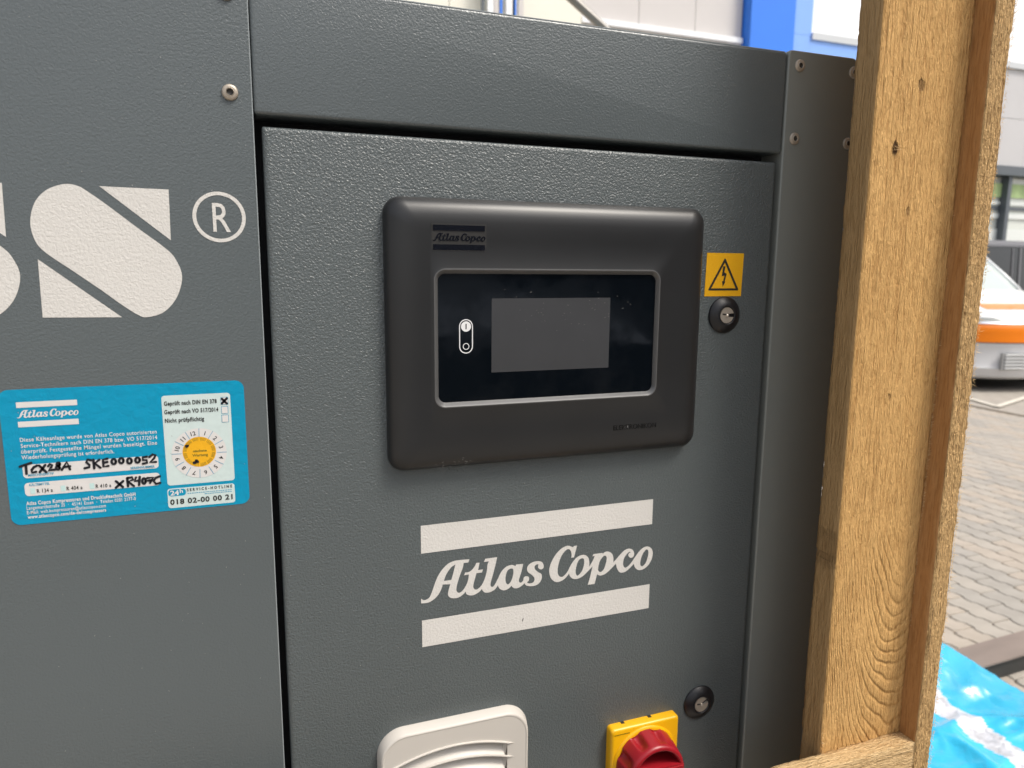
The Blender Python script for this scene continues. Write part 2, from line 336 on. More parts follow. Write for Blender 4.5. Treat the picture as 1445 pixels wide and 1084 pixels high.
# measured outlines and print positions on the cabinet front, millimetres (x right, z up)
D = json.loads(r'''{"atlas":[[106.9,-252.3,1],[106.9,-248.5,1],[108.8,-250.0],[111.0,-249.9],[113.4,-248.6],[115.0,-245.5],[116.7,-240.9],[118.5,-236.0],[120.9,-231.1],[124.2,-226.8],[128.4,-223.3],[133.0,-221.8],[137.2,-221.6],[145.2,-222.0,1],[144.5,-224.5,1],[140.7,-224.5,1],[139.8,-228.5],[138.4,-232.1],[136.7,-236.7],[135.0,-242.8],[134.8,-246.3],[136.2,-248.2],[138.5,-247.9],[140.9,-245.6],[143.1,-242.0],[144.3,-238.3],[144.8,-234.4,1],[141.0,-234.6,1],[141.8,-232.4,1],[144.3,-232.5],[147.1,-231.2],[149.5,-228.4],[150.9,-225.8,1],[153.5,-226.0,1],[152.3,-231.9,1],[156.2,-231.9,1],[155.4,-234.3,1],[150.9,-234.3,1],[149.7,-238.6],[148.5,-243.3],[148.5,-246.0],[150.0,-247.7],[152.4,-247.3],[155.3,-244.6],[157.7,-239.8],[159.4,-233.7],[160.0,-228.4],[161.2,-225.9,1],[157.0,-225.9,1],[158.1,-223.4,1],[167.9,-223.4,1],[166.1,-231.2],[164.2,-238.3],[162.6,-243.9],[162.7,-246.7],[164.2,-247.6],[166.1,-245.9],[168.6,-241.4],[171.5,-235.9],[175.4,-232.5],[179.8,-231.5],[182.3,-232.4],[183.2,-233.1,1],[183.9,-231.7,1],[189.8,-232.0,1],[188.4,-238.3],[186.4,-244.5],[186.5,-246.7],[188.0,-247.6],[189.9,-246.2],[190.5,-243.6],[192.4,-242.7],[194.7,-243.9],[194.8,-246.7],[193.4,-248.3],[195.0,-249.3],[198.1,-249.2],[199.6,-247.4],[199.3,-244.9],[197.5,-242.6],[194.4,-239.9],[193.1,-237.0],[194.3,-233.7],[197.9,-231.7],[202.4,-231.4],[206.0,-232.8],[207.5,-236.0],[206.9,-238.4],[204.6,-238.7],[202.8,-237.1],[202.7,-235.3],[203.2,-234.4,1],[201.4,-234.1],[199.7,-235.4],[200.0,-237.9],[202.5,-240.6],[205.4,-242.7],[206.1,-245.9],[204.5,-249.6],[201.2,-251.7],[196.6,-251.9],[192.5,-250.6],[191.1,-248.4,1],[189.5,-249.9],[186.0,-251.7],[182.5,-251.5],[180.7,-250.1],[180.2,-248.9,1],[177.5,-251.1],[173.6,-252.0],[170.1,-250.0],[168.6,-247.0,1],[166.2,-249.9],[162.7,-251.6],[158.8,-251.7],[156.4,-250.1],[155.4,-248.0,1],[152.9,-250.3],[149.0,-252.0],[145.7,-251.9],[143.0,-250.5],[142.1,-248.2,1],[140.0,-250.3],[136.2,-252.2],[131.9,-252.1],[129.1,-250.6],[128.0,-248.0],[128.7,-244.2],[129.9,-240.3,1],[123.8,-239.6,1],[123.1,-242.4],[120.8,-246.8],[117.5,-250.2],[113.3,-252.4],[109.6,-252.6]],"atlas_h":[[[124.9,-236.9,1],[130.8,-236.8,1],[132.5,-230.8],[134.0,-224.8,1],[131.1,-226.3],[127.8,-230.1],[125.7,-234.2]],[[177.0,-247.5],[175.2,-245.3],[175.0,-240.8],[176.4,-236.1],[178.9,-234.5],[181.1,-235.0],[181.6,-237.8],[180.9,-241.7],[179.5,-245.4]]],"copco":[[236.7,-222.8,1],[234.0,-222.7,1],[233.1,-223.8,1],[230.3,-222.3],[227.1,-221.8],[222.5,-223.7],[217.9,-227.9],[214.4,-233.4],[212.5,-239.2],[212.8,-244.3],[214.7,-248.6],[218.4,-251.5],[222.5,-251.6],[226.7,-249.6],[230.0,-246.0,1],[231.4,-249.0],[234.1,-251.2],[237.9,-251.6],[242.1,-250.3],[246.3,-247.1],[251.3,-242.6,1],[250.3,-247.1],[248.6,-254.1],[247.2,-258.3,1],[253.6,-258.5,1],[255.6,-250.2,1],[258.3,-251.8],[262.1,-251.4],[266.5,-248.9],[273.0,-243.3,1],[274.0,-247.3],[276.1,-250.8],[278.4,-252.1],[282.3,-251.7],[286.1,-249.3],[289.9,-245.9,1],[291.7,-249.8],[295.2,-252.2],[299.8,-251.8],[304.2,-248.9],[307.2,-244.0],[308.1,-238.8],[306.8,-234.7],[303.5,-232.2],[299.5,-232.2],[295.1,-235.0],[290.8,-240.2],[287.0,-245.0],[283.8,-247.7],[281.3,-247.9],[279.8,-245.0],[280.4,-239.9],[282.8,-236.3],[285.5,-234.5],[286.7,-235.2,1],[285.0,-235.8],[284.5,-237.8],[286.6,-240.0],[289.1,-239.5],[290.0,-236.4],[288.3,-233.1],[284.8,-231.6],[281.0,-232.4],[277.2,-235.3],[274.0,-238.5],[270.5,-241.9,1],[270.3,-237.4],[268.9,-233.9],[265.5,-231.7],[262.2,-231.7],[260.0,-233.4,1],[260.3,-232.1,1],[251.8,-232.1,1],[251.0,-233.9,1],[253.1,-233.7,1],[251.4,-237.5],[248.1,-242.9,1],[248.2,-239.1],[247.3,-234.9],[244.8,-232.2],[241.6,-231.4],[237.4,-232.5],[233.8,-235.6],[231.2,-239.3],[228.7,-244.0],[225.6,-247.2],[223.0,-247.9],[220.6,-245.9],[219.8,-241.8],[220.7,-235.8],[223.1,-229.6],[226.7,-225.5],[229.3,-224.8],[231.2,-226.6],[232.0,-229.7],[231.7,-232.6,1],[234.2,-232.5,1]],"copco_h":[[[237.8,-248.9],[236.0,-246.1],[236.5,-240.5],[238.5,-235.7],[241.7,-234.3],[243.4,-235.9],[243.2,-241.0],[241.4,-245.8]],[[258.8,-248.7],[256.6,-247.0],[256.7,-243.4],[258.2,-238.4],[261.1,-235.2],[263.0,-235.0],[264.2,-237.1],[263.5,-241.7],[261.7,-246.7]],[[298.2,-249.2],[296.3,-247.3],[296.6,-242.6],[298.6,-237.6],[301.9,-234.5],[303.7,-236.7],[303.3,-241.4],[301.3,-246.9]]],"pill":[[-105.0,47.8],[-97.8,46.9],[-92.2,43.3],[-82.8,36.0],[-67.5,23.1],[-52.6,10.9],[-47.2,4.0],[-44.3,-6.5],[-48.1,-19.4],[-56.2,-28.8],[-66.0,-31.9],[-71.1,-30.3],[-79.1,-24.4],[-90.6,-14.6],[-103.8,-3.9],[-117.5,7.1],[-122.6,14.1],[-124.3,24.8],[-121.2,36.2],[-114.4,44.0]],"t1":[[-86.7,47.4,1],[-48.7,47.0,1],[-49.4,16.1,1]],"t2":[[-122.3,3.5,1],[-122.7,-31.3,1],[-80.1,-31.7,1]],"R":[[-24.3,40.1],[-24.9,22.4],[-14.2,22.4]],"white":[["Diese Kälteanlage wurde von Atlas Copco autorisierten",-141.0,-107.1,-65.4,2.7,0],
["Service-Technikern nach DIN EN 378 bzw. VO 517/2014",-140.9,-110.9,-65.4,2.7,0],
["überprüft. Festgestellte Mängel wurden beseitigt. Eine",-141.0,-114.5,-65.7,2.7,0],
["Wiederholungsprüfung ist erforderlich.",-141.1,-118.2,-90.6,2.7,0],
["Atlas Copco Kompressoren und Drucklufttechnik GmbH",-141.2,-147.6,-80.5,2.5,1],
["Langemarckstraße 35  ·  45141 Essen  ·  Telefon 0201 2177-0",-141.2,-150.5,-80.5,2.3,0],
["E-Mail: web.kompressoren@atlascopco.com",-141.3,-153.4,-97.9,2.3,0],
["www.atlascopco.com/de-de/compressors",-141.2,-156.3,-98.0,2.3,1]],"cyan":[["MASCHINENTYP",-138.5,-129.2,-124.9,1.5,0],
["SERIENNUMMER",-82.1,-129.6,-68.0,1.6,0],
["KÄLTEMITTEL",-138.5,-135.4,-127.5,1.6,0]],"grey":[["R 134 a",-134.8,-140.1,-126.3,2.5,0],
["R 404 a",-118.7,-140.1,-110.0,2.6,0],
["R 410 a",-102.6,-140.2,-93.9,2.5,0]],"black":[["Geprüft nach DIN EN 378",-59.9,-89.1,-28.4,2.8,1],
["Geprüft nach VO 517/2014",-60.1,-94.7,-27.7,2.8,1],
["Nicht prüfpflichtig",-60.1,-100.4,-36.7,2.8,1],
["SERVICE-HOTLINE",-49.9,-147.6,-22.0,2.0,1],
["018 02-00 00 21",-60.4,-155.8,-22.0,3.6,1]],"boxes":{"emblem_top":[[-141.0,-82.4],[-108.7,-82.5],[-141.1,-86.1]],"emblem_bot":[[-141.0,-94.3],[-108.7,-94.5],[-141.1,-97.8],[-109.0,-98.1]],"b1":[[-141.0,-121.6],[-65.7,-122.0],[-65.8,-130.4],[-141.4,-130.2]],"b2":[[-140.9,-133.0],[-65.4,-133.7],[-65.9,-141.6],[-141.3,-142.0]],"ck":[[-138.3,-136.7],[-135.8,-140.3],[-121.9,-137.3],[-119.6,-140.5],[-106.0,-137.4],[-103.7,-140.6]],"pale":[[-60.9,-82.4],[-19.5,-83.1],[-20.4,-143.1],[-61.6,-142.5]],"tick":[[-25.6,-85.5],[-21.6,-90.2],[-25.6,-91.9],[-22.0,-96.3],[-25.7,-97.6],[-21.9,-102.2]],"dial":[[-41.0,-122.0],[-57.5,-121.3],[-24.0,-122.5],[-41.0,-105.4],[-41.2,-139.2]],"orange":[[-50.9,-121.8],[-30.5,-121.5],[-40.4,-110.8],[-41.2,-131.1]],"blobs":[[-48.1,-116.9],[-43.3,-128.0]],"hot":[[-61.5,-144.5],[-20.3,-145.6],[-20.8,-158.3],[-61.9,-158.0]],"h24":[[-60.9,-145.7],[-50.7,-145.6],[-50.9,-150.0],[-61.2,-149.9]]},"hand":[[[-142.4,-122.5],[-136.3,-120.6]],[[-139.2,-121.4],[-139.3,-127.3]],[[-133.3,-122.6],[-135.1,-123.5],[-136.4,-125.1],[-136.3,-126.8],[-134.2,-126.5]],[[-132.2,-122.7],[-128.8,-127.2]],[[-129.0,-122.6],[-132.2,-126.9]],[[-127.4,-123.5],[-126.4,-122.2],[-125.3,-123.0],[-126.0,-124.6],[-127.6,-126.2],[-124.0,-126.0]],[[-121.1,-122.8],[-121.2,-123.3],[-121.6,-123.7],[-122.0,-123.8],[-122.4,-123.6],[-122.7,-123.2],[-122.7,-122.7],[-122.6,-122.2],[-122.2,-121.8],[-121.8,-121.7],[-121.4,-121.9],[-121.2,-122.3],[-121.1,-122.8]],[[-121.4,-125.1],[-121.6,-125.7],[-121.9,-126.1],[-122.4,-126.2],[-122.9,-126.0],[-123.2,-125.5],[-123.3,-124.9],[-123.1,-124.4],[-122.7,-124.0],[-122.2,-123.9],[-121.8,-124.1],[-121.5,-124.5],[-121.4,-125.1]],[[-120.3,-126.5],[-117.2,-121.6],[-115.9,-126.6]],[[-119.3,-124.9],[-115.7,-124.6]],[[-103.9,-121.7],[-105.9,-121.1],[-106.6,-122.8],[-105.0,-124.7],[-105.1,-126.1],[-107.8,-126.6]],[[-102.6,-121.4],[-102.5,-127.1]],[[-99.3,-121.7],[-101.9,-123.9],[-99.1,-127.0]],[[-94.8,-121.4],[-97.2,-121.9],[-97.3,-126.5],[-94.5,-126.2]],[[-97.2,-124.0],[-94.9,-123.6]],[[-90.1,-123.7],[-90.3,-124.6],[-90.8,-125.2],[-91.4,-125.3],[-92.0,-125.1],[-92.4,-124.4],[-92.5,-123.5],[-92.3,-122.7],[-91.8,-122.1],[-91.1,-121.9],[-90.6,-122.2],[-90.2,-122.9],[-90.1,-123.7]],[[-85.7,-123.5],[-86.0,-124.4],[-86.5,-125.0],[-87.1,-125.1],[-87.7,-124.9],[-88.1,-124.2],[-88.2,-123.3],[-88.0,-122.5],[-87.5,-121.9],[-86.8,-121.7],[-86.2,-122.0],[-85.8,-122.7],[-85.7,-123.5]],[[-81.1,-124.1],[-81.3,-124.9],[-81.8,-125.5],[-82.5,-125.7],[-83.1,-125.4],[-83.5,-124.7],[-83.6,-123.9],[-83.4,-123.0],[-82.9,-122.4],[-82.2,-122.3],[-81.6,-122.5],[-81.2,-123.2],[-81.1,-124.1]],[[-76.4,-124.0],[-76.7,-124.8],[-77.2,-125.4],[-77.8,-125.6],[-78.4,-125.3],[-78.8,-124.6],[-78.9,-123.8],[-78.7,-122.9],[-78.2,-122.3],[-77.6,-122.2],[-77.0,-122.4],[-76.5,-123.1],[-76.4,-124.0]],[[-72.2,-122.0],[-74.6,-122.3],[-74.6,-124.1],[-72.4,-124.3],[-72.2,-126.1],[-74.7,-126.5]],[[-70.7,-122.3],[-68.7,-120.8],[-67.1,-121.5],[-67.9,-123.3],[-70.5,-125.9],[-67.1,-125.9]],[[-91.0,-136.7],[-87.3,-141.0]],[[-86.9,-137.0],[-91.3,-141.0]],[[-84.4,-135.2],[-84.3,-140.6]],[[-84.4,-135.2],[-81.6,-134.9],[-81.1,-136.6],[-83.9,-137.7],[-81.0,-140.9]],[[-79.4,-135.3],[-80.2,-137.7],[-77.4,-137.4]],[[-77.2,-135.1],[-77.9,-140.5]],[[-73.9,-138.2],[-74.1,-139.1],[-74.5,-139.8],[-75.0,-140.0],[-75.5,-139.7],[-75.8,-139.0],[-75.9,-138.0],[-75.7,-137.1],[-75.3,-136.4],[-74.8,-136.2],[-74.3,-136.5],[-74.0,-137.2],[-73.9,-138.2]],[[-72.9,-136.3],[-69.4,-136.2],[-71.4,-139.7]],[[-72.4,-138.1],[-69.8,-137.9]],[[-65.5,-135.8],[-68.1,-136.7],[-69.2,-138.8],[-68.1,-140.7],[-65.5,-140.2]],[[-25.1,-86.4],[-22.2,-89.8]],[[-22.1,-86.3],[-25.3,-89.6]]]}''')
def mm(P): return [tuple([p[0]/1000, p[1]/1000]+list(p[2:])) for p in P]

# ================================================================== SETTING
def brick_ground():
    m = bpy.data.materials.new('grey_paving'); m.use_nodes = True
    nt = m.node_tree; N = nt.nodes; L = nt.links; b = N['Principled BSDF']; b.inputs['Roughness'].default_value = 0.85
    tc = N.new('ShaderNodeTexCoord'); mp = N.new('ShaderNodeMapping'); mp.inputs['Rotation'].default_value = (0, 0, PI/2)
    L.new(tc.outputs['Object'], mp.inputs[0])
    br = N.new('ShaderNodeTexBrick'); br.inputs['Scale'].default_value = 1
    br.inputs['Brick Width'].default_value = 0.24; br.inputs['Row Height'].default_value = 0.12
    br.inputs['Mortar Size'].default_value = 0.004; br.inputs['Color1'].default_value = (0.37, 0.335, 0.29, 1)
    br.inputs['Color2'].default_value = (0.335, 0.305, 0.265, 1); br.inputs['Mortar'].default_value = (0.15, 0.13, 0.10, 1)
    L.new(mp.outputs[0], br.inputs[0])
    n = N.new('ShaderNodeTexNoise'); n.inputs['Scale'].default_value = 1.3; n.inputs['Detail'].default_value = 6
    L.new(tc.outputs['Object'], n.inputs[0])
    mx = N.new('ShaderNodeMix'); mx.data_type = 'RGBA'; mx.blend_type = 'MULTIPLY'; mx.inputs[0].default_value = 0.35
    L.new(br.outputs[0], mx.inputs[6]); L.new(n.outputs['Color'], mx.inputs[7]); 
    L.new(br.outputs[0], b.inputs['Base Color'])
    return m
g = mesh_obj('ground', [(-200, -200, GROUND-0.012), (200, -200, GROUND-0.012), (200, 200, GROUND-0.012), (-200, 200, GROUND-0.012)], [(0, 1, 2, 3)], brick_ground())
g['kind'] = 'structure'

# --- the pavers one can tell apart: wavy double-bond blocks, long joints along Y
pav = bpy.data.objects.new('pavement', None); pav.location = (0, 0, GROUND); COL.objects.link(pav); pav['kind'] = 'structure'
PM = [mat('paver_beige', (0.37, 0.335, 0.29), 0.85, 0, 0.3, (90, 0.5, 0.002, 4, 0, U), (9, 0.10, U)),
      mat('paver_grey', (0.33, 0.305, 0.27), 0.85, 0, 0.3, (90, 0.5, 0.002, 4, 0, U), (9, 0.12, U)),
      mat('paver_tan', (0.385, 0.335, 0.28), 0.85, 0, 0.3, (90, 0.5, 0.002, 4, 0, U), (9, 0.10, U))]
PW, PL = 0.1125, 0.225
def paver_shape(inset):
    """plan outline: long sides step sideways, so that neighbouring rows key into each other"""
    def side(y):                      # sideways shift of the long joints
        t = (y+PL/2)/PL
        return 0.0075*math.tanh(4*math.sin(4*PI*t+.6))
    P = []
    ys = [-PL/2+inset+(PL-2*inset)*k/12 for k in range(13)]
    for y in ys: P.append((PW/2-inset+side(y), y))
    for y in reversed(ys): P.append((-PW/2+inset+side(y), y))
    return P
PA, PB, PC = paver_shape(0.0022), paver_shape(0.0030), paver_shape(0.007)
def paver_geo(cx, cy, V, F, dz=0.0):
    s = len(V); n = len(PA)
    for P, z in ((PA, -0.011), (PB, -0.004), (PC, 0.0)):
        for p in P: V.append((cx+p[0], cy+p[1], z+dz))
    for k in range(2):
        for i in range(n):
            j = (i+1) % n; F.append((s+k*n+i, s+k*n+j, s+(k+1)*n+j, s+(k+1)*n+i))
    h = n//2
    for i in range(h-1): F.append((s+2*n+i, s+2*n+i+1, s+2*n+n-2-i, s+2*n+n-1-i))
pm = []
for q in PM:
    V = []; F = []; paver_geo(0, 0, V, F); me = bpy.data.meshes.new('paver'); me.from_pydata(V, [], F); me.materials.append(q); pm.append(me)
cand = []
for i in range(0, 56):
    for j in range(0, 40):
        x = 1.3+i*PW; y = -1.2+j*PL+(PL/2 if i % 2 else 0)
        cand.append((x, y))
def in_view(x, y, z=GROUND):
    d = Vector((x, y+0.5, z)); w = d.dot(f_)
    u = 722.5+1000*d.dot(rt_)/w; v = 542-1000*d.dot(up_)/w
    return w > 0 and 1290 < u < 1490 and 520 < v < 1000
vis = sorted([c for c in cand if in_view(*c)], key=lambda c: c[0]**2+(c[1]+.5)**2)[:290]
vset = set(vis); rs = random.Random(3)
for (x, y) in vis:
    o = bpy.data.objects.new('paver', pm[rs.randrange(3)]); o.location = (x, y, rs.uniform(-.0012, .0012)); link(o, pav)
V = []; F = []
for c in cand:
    if c not in vset: paver_geo(c[0], c[1], V, F, rs.uniform(-.001, .001))
o = mesh_obj('more_pavers', V, F, PM[0], pav); o['kind'] = 'stuff'
# joint sand under the blocks
mesh_obj('joint_sand', [(1.2, -1.4, -.009), (7.7, -1.4, -.009), (7.7, 8, -.009), (1.2, 8, -.009)], [(0, 1, 2, 3)], mat('joint_sand', (0.12, 0.10, 0.075), 0.9, 0, .2, None, (200, .2, U)), pav)
# painted parking lines
line_m = mat('worn_line_paint', (0.62, 0.58, 0.50), 0.7, 0, .3, None, (25, 0.12, U))
def ground_strip(name, a, b, w, z, m):
    a, b = Vector(a), Vector(b); d = (b-a).normalized(); n = Vector((-d.y, d.x))*w/2
    o = mesh_obj(name, [(*(a-n), z), (*(b-n), z), (*(b+n), z), (*(a+n), z)], [(0, 1, 2, 3)], m); o['kind'] = 'structure'; return o
ground_strip('parking_line', (8.20, 5.98), (7.855, 5.077), 0.07, GROUND+0.004, line_m)
ground_strip('parking_line', (7.83, 5.07), (11.9, 6.49), 0.07, GROUND+0.006, line_m)

# --- office and workshop building across the yard
BY = 12.0
blue = mat('bright_blue_panel', (0.03, 0.20, 0.80), 0.35, 0, .5, None, (2, .04, U))
blue_l = mat('light_blue_panel', (0.23, 0.42, 0.88), 0.35, 0, .5, None, (2, .04, U))
clad = mat('light_grey_cladding', (0.58, 0.55, 0.53), 0.5, 0, .4, None, (1.5, .03, U))
clad_d = mat('grey_cladding', (0.52, 0.51, 0.51), 0.5, 0, .4, None, (1.5, .03, U))
cream = mat('cream_render', (0.80, 0.78, 0.68), 0.8, 0, .2, None, (2, .03, U))
white_w = mat('white_window_panel', (0.84, 0.85, 0.86), 0.4)
frame_w = mat('pale_window_frame', (0.55, 0.57, 0.58), 0.4)
steel_d = mat('dark_grey_steel', (0.10, 0.115, 0.13), 0.4)
glass_f = mat('shopfront_glass', (0.66, 0.69, 0.64), 0.08, 0, .8)  # pale base holds the brightness reflected in the panes
reflection_band = mat('white_reflection_band', (0.72, 0.75, 0.72), 0.6)
reflected_green = mat('reflected_hedge_green', (0.42, 0.55, 0.26), 0.7, 0, .3, None, (3, .35, U))
bl = thing('building', 'pale panelled industrial building with bright blue stripe and ribbon windows across the yard', 'building', (0, BY, GROUND))
def bb(name, x0, x1, z0, z1, y0, y1, m, parent=bl, bev=0.0):
    # z given relative to camera height; the building stands at y = BY
    return box(name, x0, x1, y0, y1, z0-GROUND, z1-GROUND, m, parent, bev)
bb('wall', -6, 30, GROUND-.01, 9, 0.30, 12, clad)
# cladding panels left of the blue stripe, joints left open
xs = [2.05+1.22*k for k in range(6)]+[9.22]
for x0, x1 in zip(xs[:-1], xs[1:]):
    lo = x0 < 5.3
    for z0, z1 in ((GROUND, 1.0), (1.012, 3.4), (3.412, 5.9), (5.912, 8.9)):
        bb('panel', x0+.006, x1-.006, z0, z1, 0.0 if not lo else -.1, .3, cream if lo else clad)
bb('ledge', 5.74, 9.2, 4.40, 4.50, -.08, 0.0, white_w)
for x0 in (-5.9, -3.9, -1.9, 0.1):
    bb('panel', x0, x0+1.94, GROUND, 8.9, 0, .3, clad)
bb('blue_stripe', 9.24, 10.28, GROUND, 9.0, -.25, .3, blue)
bb('blue_field', 10.29, 13.6, GROUND, 4.73, -.05, .3, blue_l)
bb('blue_field', 10.29, 10.88, 4.735, 9.0, -.05, .3, blue_l)
# ribbon window above the blue field and the grey cladding
wd = bb('ribbon_window', 10.90, 29, 4.79, 8.9, 0.06, .3, white_w)
bb('sill', 10.88, 29, 4.66, 4.79, -.09, .06, frame_w, wd)
for k in range(9): bb('frame', 12.6+k*1.9, 12.68+k*1.9, 4.79, 8.9, 0.0, .06, frame_w, wd)
for k in range(9):
    for z0, z1 in ((3.58, 4.655), (2.50, 3.57)):
        bb('panel', 13.62+1.9*k, 15.51+1.9*k, z0, z1, -.03+.004*((k*7) % 3), .3, clad_d)
bb('lintel', 13.6, 29, 2.28, 2.49, -.12, .3, steel_d)
# ground-floor shopfront
sf = bb('shopfront', 13.6, 29, GROUND, 2.27, 0.16, .3, glass_f)
for x0 in (15.15, 17.02, 18.9, 20.8, 22.7): bb('mullion', x0, x0+.12, GROUND, 2.27, -.04, .16, steel_d, sf)
for z0, z1 in ((-.6, -.3), (-.1, .12), (.30, .62), (.70, 1.05), (1.30, 1.42), (1.62, 1.70)):  # bands stand in for the stripes reflected in the shopfront glass
    bb('reflection_band', 13.7, 28, z0, z1, .12, .135, reflection_band, sf)
bb('reflection_band', 13.7, 28, 1.50, 1.58, .12, .135, steel_d, sf)
bb('green_reflection', 13.7, 28, 1.80, 2.12, .12, .135, reflected_green, sf)  # green band painted in for the hedge reflected in the glass
# hanging blue and white straps on the cream wall
sb = thing('striped_banner', 'narrow banner of blue and white vertical stripes hanging on the cream wall', 'banner', (4.12, BY-.3, 3.0))
for k, (w, q) in enumerate(((.05, steel_d), (.10, white_w), (.08, clad), (.04, blue), (.15, white_w), (.07, blue), (.09, clad))):
    x0 = -.35+.11*k
    box('stripe', x0, x0+w, -.02, .02, 0.2, 3.4, q, sb)
# bent steel tube behind the cabinet
tb = thing('steel_tube', 'bare grey steel tube slanting down behind the top edge of the cabinet', 'tube', (1.55, 2.5, GROUND))
tm = mat('galvanised_tube', (0.33, 0.31, 0.28), 0.35, 0.7)
tp = [(-.40-.9, 0, 3.25+.55), (-1.0, 0, 3.44), (-.58, 0, 3.02), (-.18, 0, 2.66), (0, 0, 2.45), (0.03, 0, 2.30), (0.03, 0, 1.0), (0.03, 0, 0)]
tb.location = (1.85, 2.5, GROUND)
tp = [(-1.20, 0, 1.592+1.5), (-.5387, 0, 1.1638-GROUND), (-.384, 0, 1.065-GROUND), (-.16, 0, 0.922-GROUND), (-.05, 0, 0.83-GROUND), (0, 0, 0.70-GROUND), (0, 0, 1.0), (0, 0, 0)]
tube('pipe', tp, 0.019, tm, tb)
tube('base_flange', [(0, 0, 0), (0, 0, .02)], 0.06, tm, tb, 20)

# hall added behind the camera, out of view, to darken the reflections
hl = bpy.data.objects.new('reflection_hall', None); hl.location = (5.2, -7, GROUND); COL.objects.link(hl); hl['kind'] = 'structure'
reflection_hall_m = mat('dark_reflection_hall', (0.10, 0.105, 0.11), 0.5, 0, .3, None, (2, .1, U))
box('wall', -4.2, 12, -6, 0, 0, 5.2, reflection_hall_m, hl)
for k in range(3): box('added_gate', -2.8+4.6*k, 1.0+4.6*k, 0, .03, 0, 3.9, M['dark'], hl)  # black openings, added for the dark screen reflection
box('added_eaves', -4.4, 12.2, -6.2, .35, 5.2, 5.45, mat('pale_added_eaves', (.5, .52, .54), .5), hl)

pts = [(1.1+2.5*i/20, -.36+.16*math.sin(PI*min(1, .15+i/22))) for i in range(21)]  # added arched slab, out of view, for a light band in the screen
V = []
for x, z in pts: V += [(x-5.2, .3, z-.10-GROUND), (x-5.2, .3, z-GROUND), (x-5.2, 1.5, z-.34-GROUND)]
mesh_obj('reflection_slab', V, [(3*i+a, 3*i+3+a, 3*i+4+a, 3*i+1+a) for i in range(20) for a in (0, 1)], mat('pale_reflection_slab', (.7, .72, .75), .5), hl)

# ================================================================== CABINET
cab = thing('compressor', 'dark grey compressor cabinet with black touch-screen controller, white logos and blue inspection sticker', 'machine', (0, 0, 0))
P = M['paint']
box('body', -1.19, .4835, .026, .95, GROUND+.12, .168, M['dark'], cab)
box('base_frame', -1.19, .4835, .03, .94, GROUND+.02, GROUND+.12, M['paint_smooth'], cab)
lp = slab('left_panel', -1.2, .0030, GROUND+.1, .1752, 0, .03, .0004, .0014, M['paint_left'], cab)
box('edge_highlight', .0024, .0031, .0004, .004, -1.3, .1745, M['edge'], lp)  # painted highlight line on the panel edge
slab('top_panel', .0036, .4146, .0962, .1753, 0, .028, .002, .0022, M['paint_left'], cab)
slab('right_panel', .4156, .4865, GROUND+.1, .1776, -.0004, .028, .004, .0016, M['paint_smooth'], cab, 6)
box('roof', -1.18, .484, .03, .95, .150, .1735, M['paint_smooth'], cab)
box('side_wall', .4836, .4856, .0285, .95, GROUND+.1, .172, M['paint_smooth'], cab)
box('edge_highlight', .0060, .4125, .0006, .003, .1750, .1756, M['edge'], bpy.data.objects['top_panel'])  # painted highlight along the top edge
door = slab('door', .0078, .4106, GROUND+.14, .0890, 0, .024, .0015, .0028, P, cab)
# fastening screws with a dark hex socket
for (sx_, sz_) in ((-.0100, .1077), (-.0093, .1663), (-.0093, .0), (.4270, .1659), (.4834, .1658), (.4264, .1086), (.4827, .1082)):
    if (sx_, sz_) == (-.0093, .0): continue
    s = lathe('screw', sx_, sz_, [(.0049, 0), (.0049, -.0008), (.0047, -.0013), (.0040, -.0018), (.0030, -.0020), (.0021, -.0020)], M['screw'], cab, 28, cap=False)
    lathe('socket', sx_, sz_, [(.0021, -.0020), (.0019, -.0012), (.0012, -.0009)], M['screw_dark'], s, 6)
    lathe('washer_ring', sx_, sz_, [(.0026, -.00201), (.0023, -.00235), (.0020, -.0019)], M['screw'], s, 20, cap=False)

V = []; F = []; rd = random.Random(21)
for k in range(330):                                # dust specks and tiny nicks on the paint
    x, z = rd.uniform(-.15, .41), rd.uniform(-.45, .17)
    if .003 < x < .008 or .089 < z < .097 or (.08 < x < .345 and -.15 < z < .052): continue
    stroke([(x, z), (x+rd.uniform(-.0005, .0005), z+rd.uniform(.0001, .0006))], rd.uniform(.00015, .00034), -.00045, V, F)
mesh_obj('dust', V, F, mat('paint_dust', (.34, .34, .33), .8), cab)['kind'] = 'stuff'

# --- white S letters and the R in a ring
eps = .0002
let = poly('big_letter', smooth_loop(mm(D['pill'])), [], -eps, M['print_white'], cab)
poly('corner', [p[:2] for p in mm(D['t1'])], [], -eps, M['print_white'], let)
poly('corner', [p[:2] for p in mm(D['t2'])], [], -eps, M['print_white'], let)
sh = -.0878
l2 = poly('big_letter', [(p[0]+sh, p[1]) for p in smooth_loop(mm(D['pill']))], [], -eps, M['print_white'], cab)
poly('corner', [(p[0]+sh, p[1]) for p in mm(D['t1'])], [], -eps, M['print_white'], l2)
poly('corner', [(p[0]+sh, p[1]) for p in mm(D['t2'])], [], -eps, M['print_white'], l2)
rg = poly('registered_mark', circle(-.0203, .0312, .01580, 60), [circle(-.0203, .0312, .01355, 60)], -eps, M['print_white'], cab)
text('letter_r', 'R', -.0243, .0221, -.0138, .0182, -eps, M['print_white'], rg)

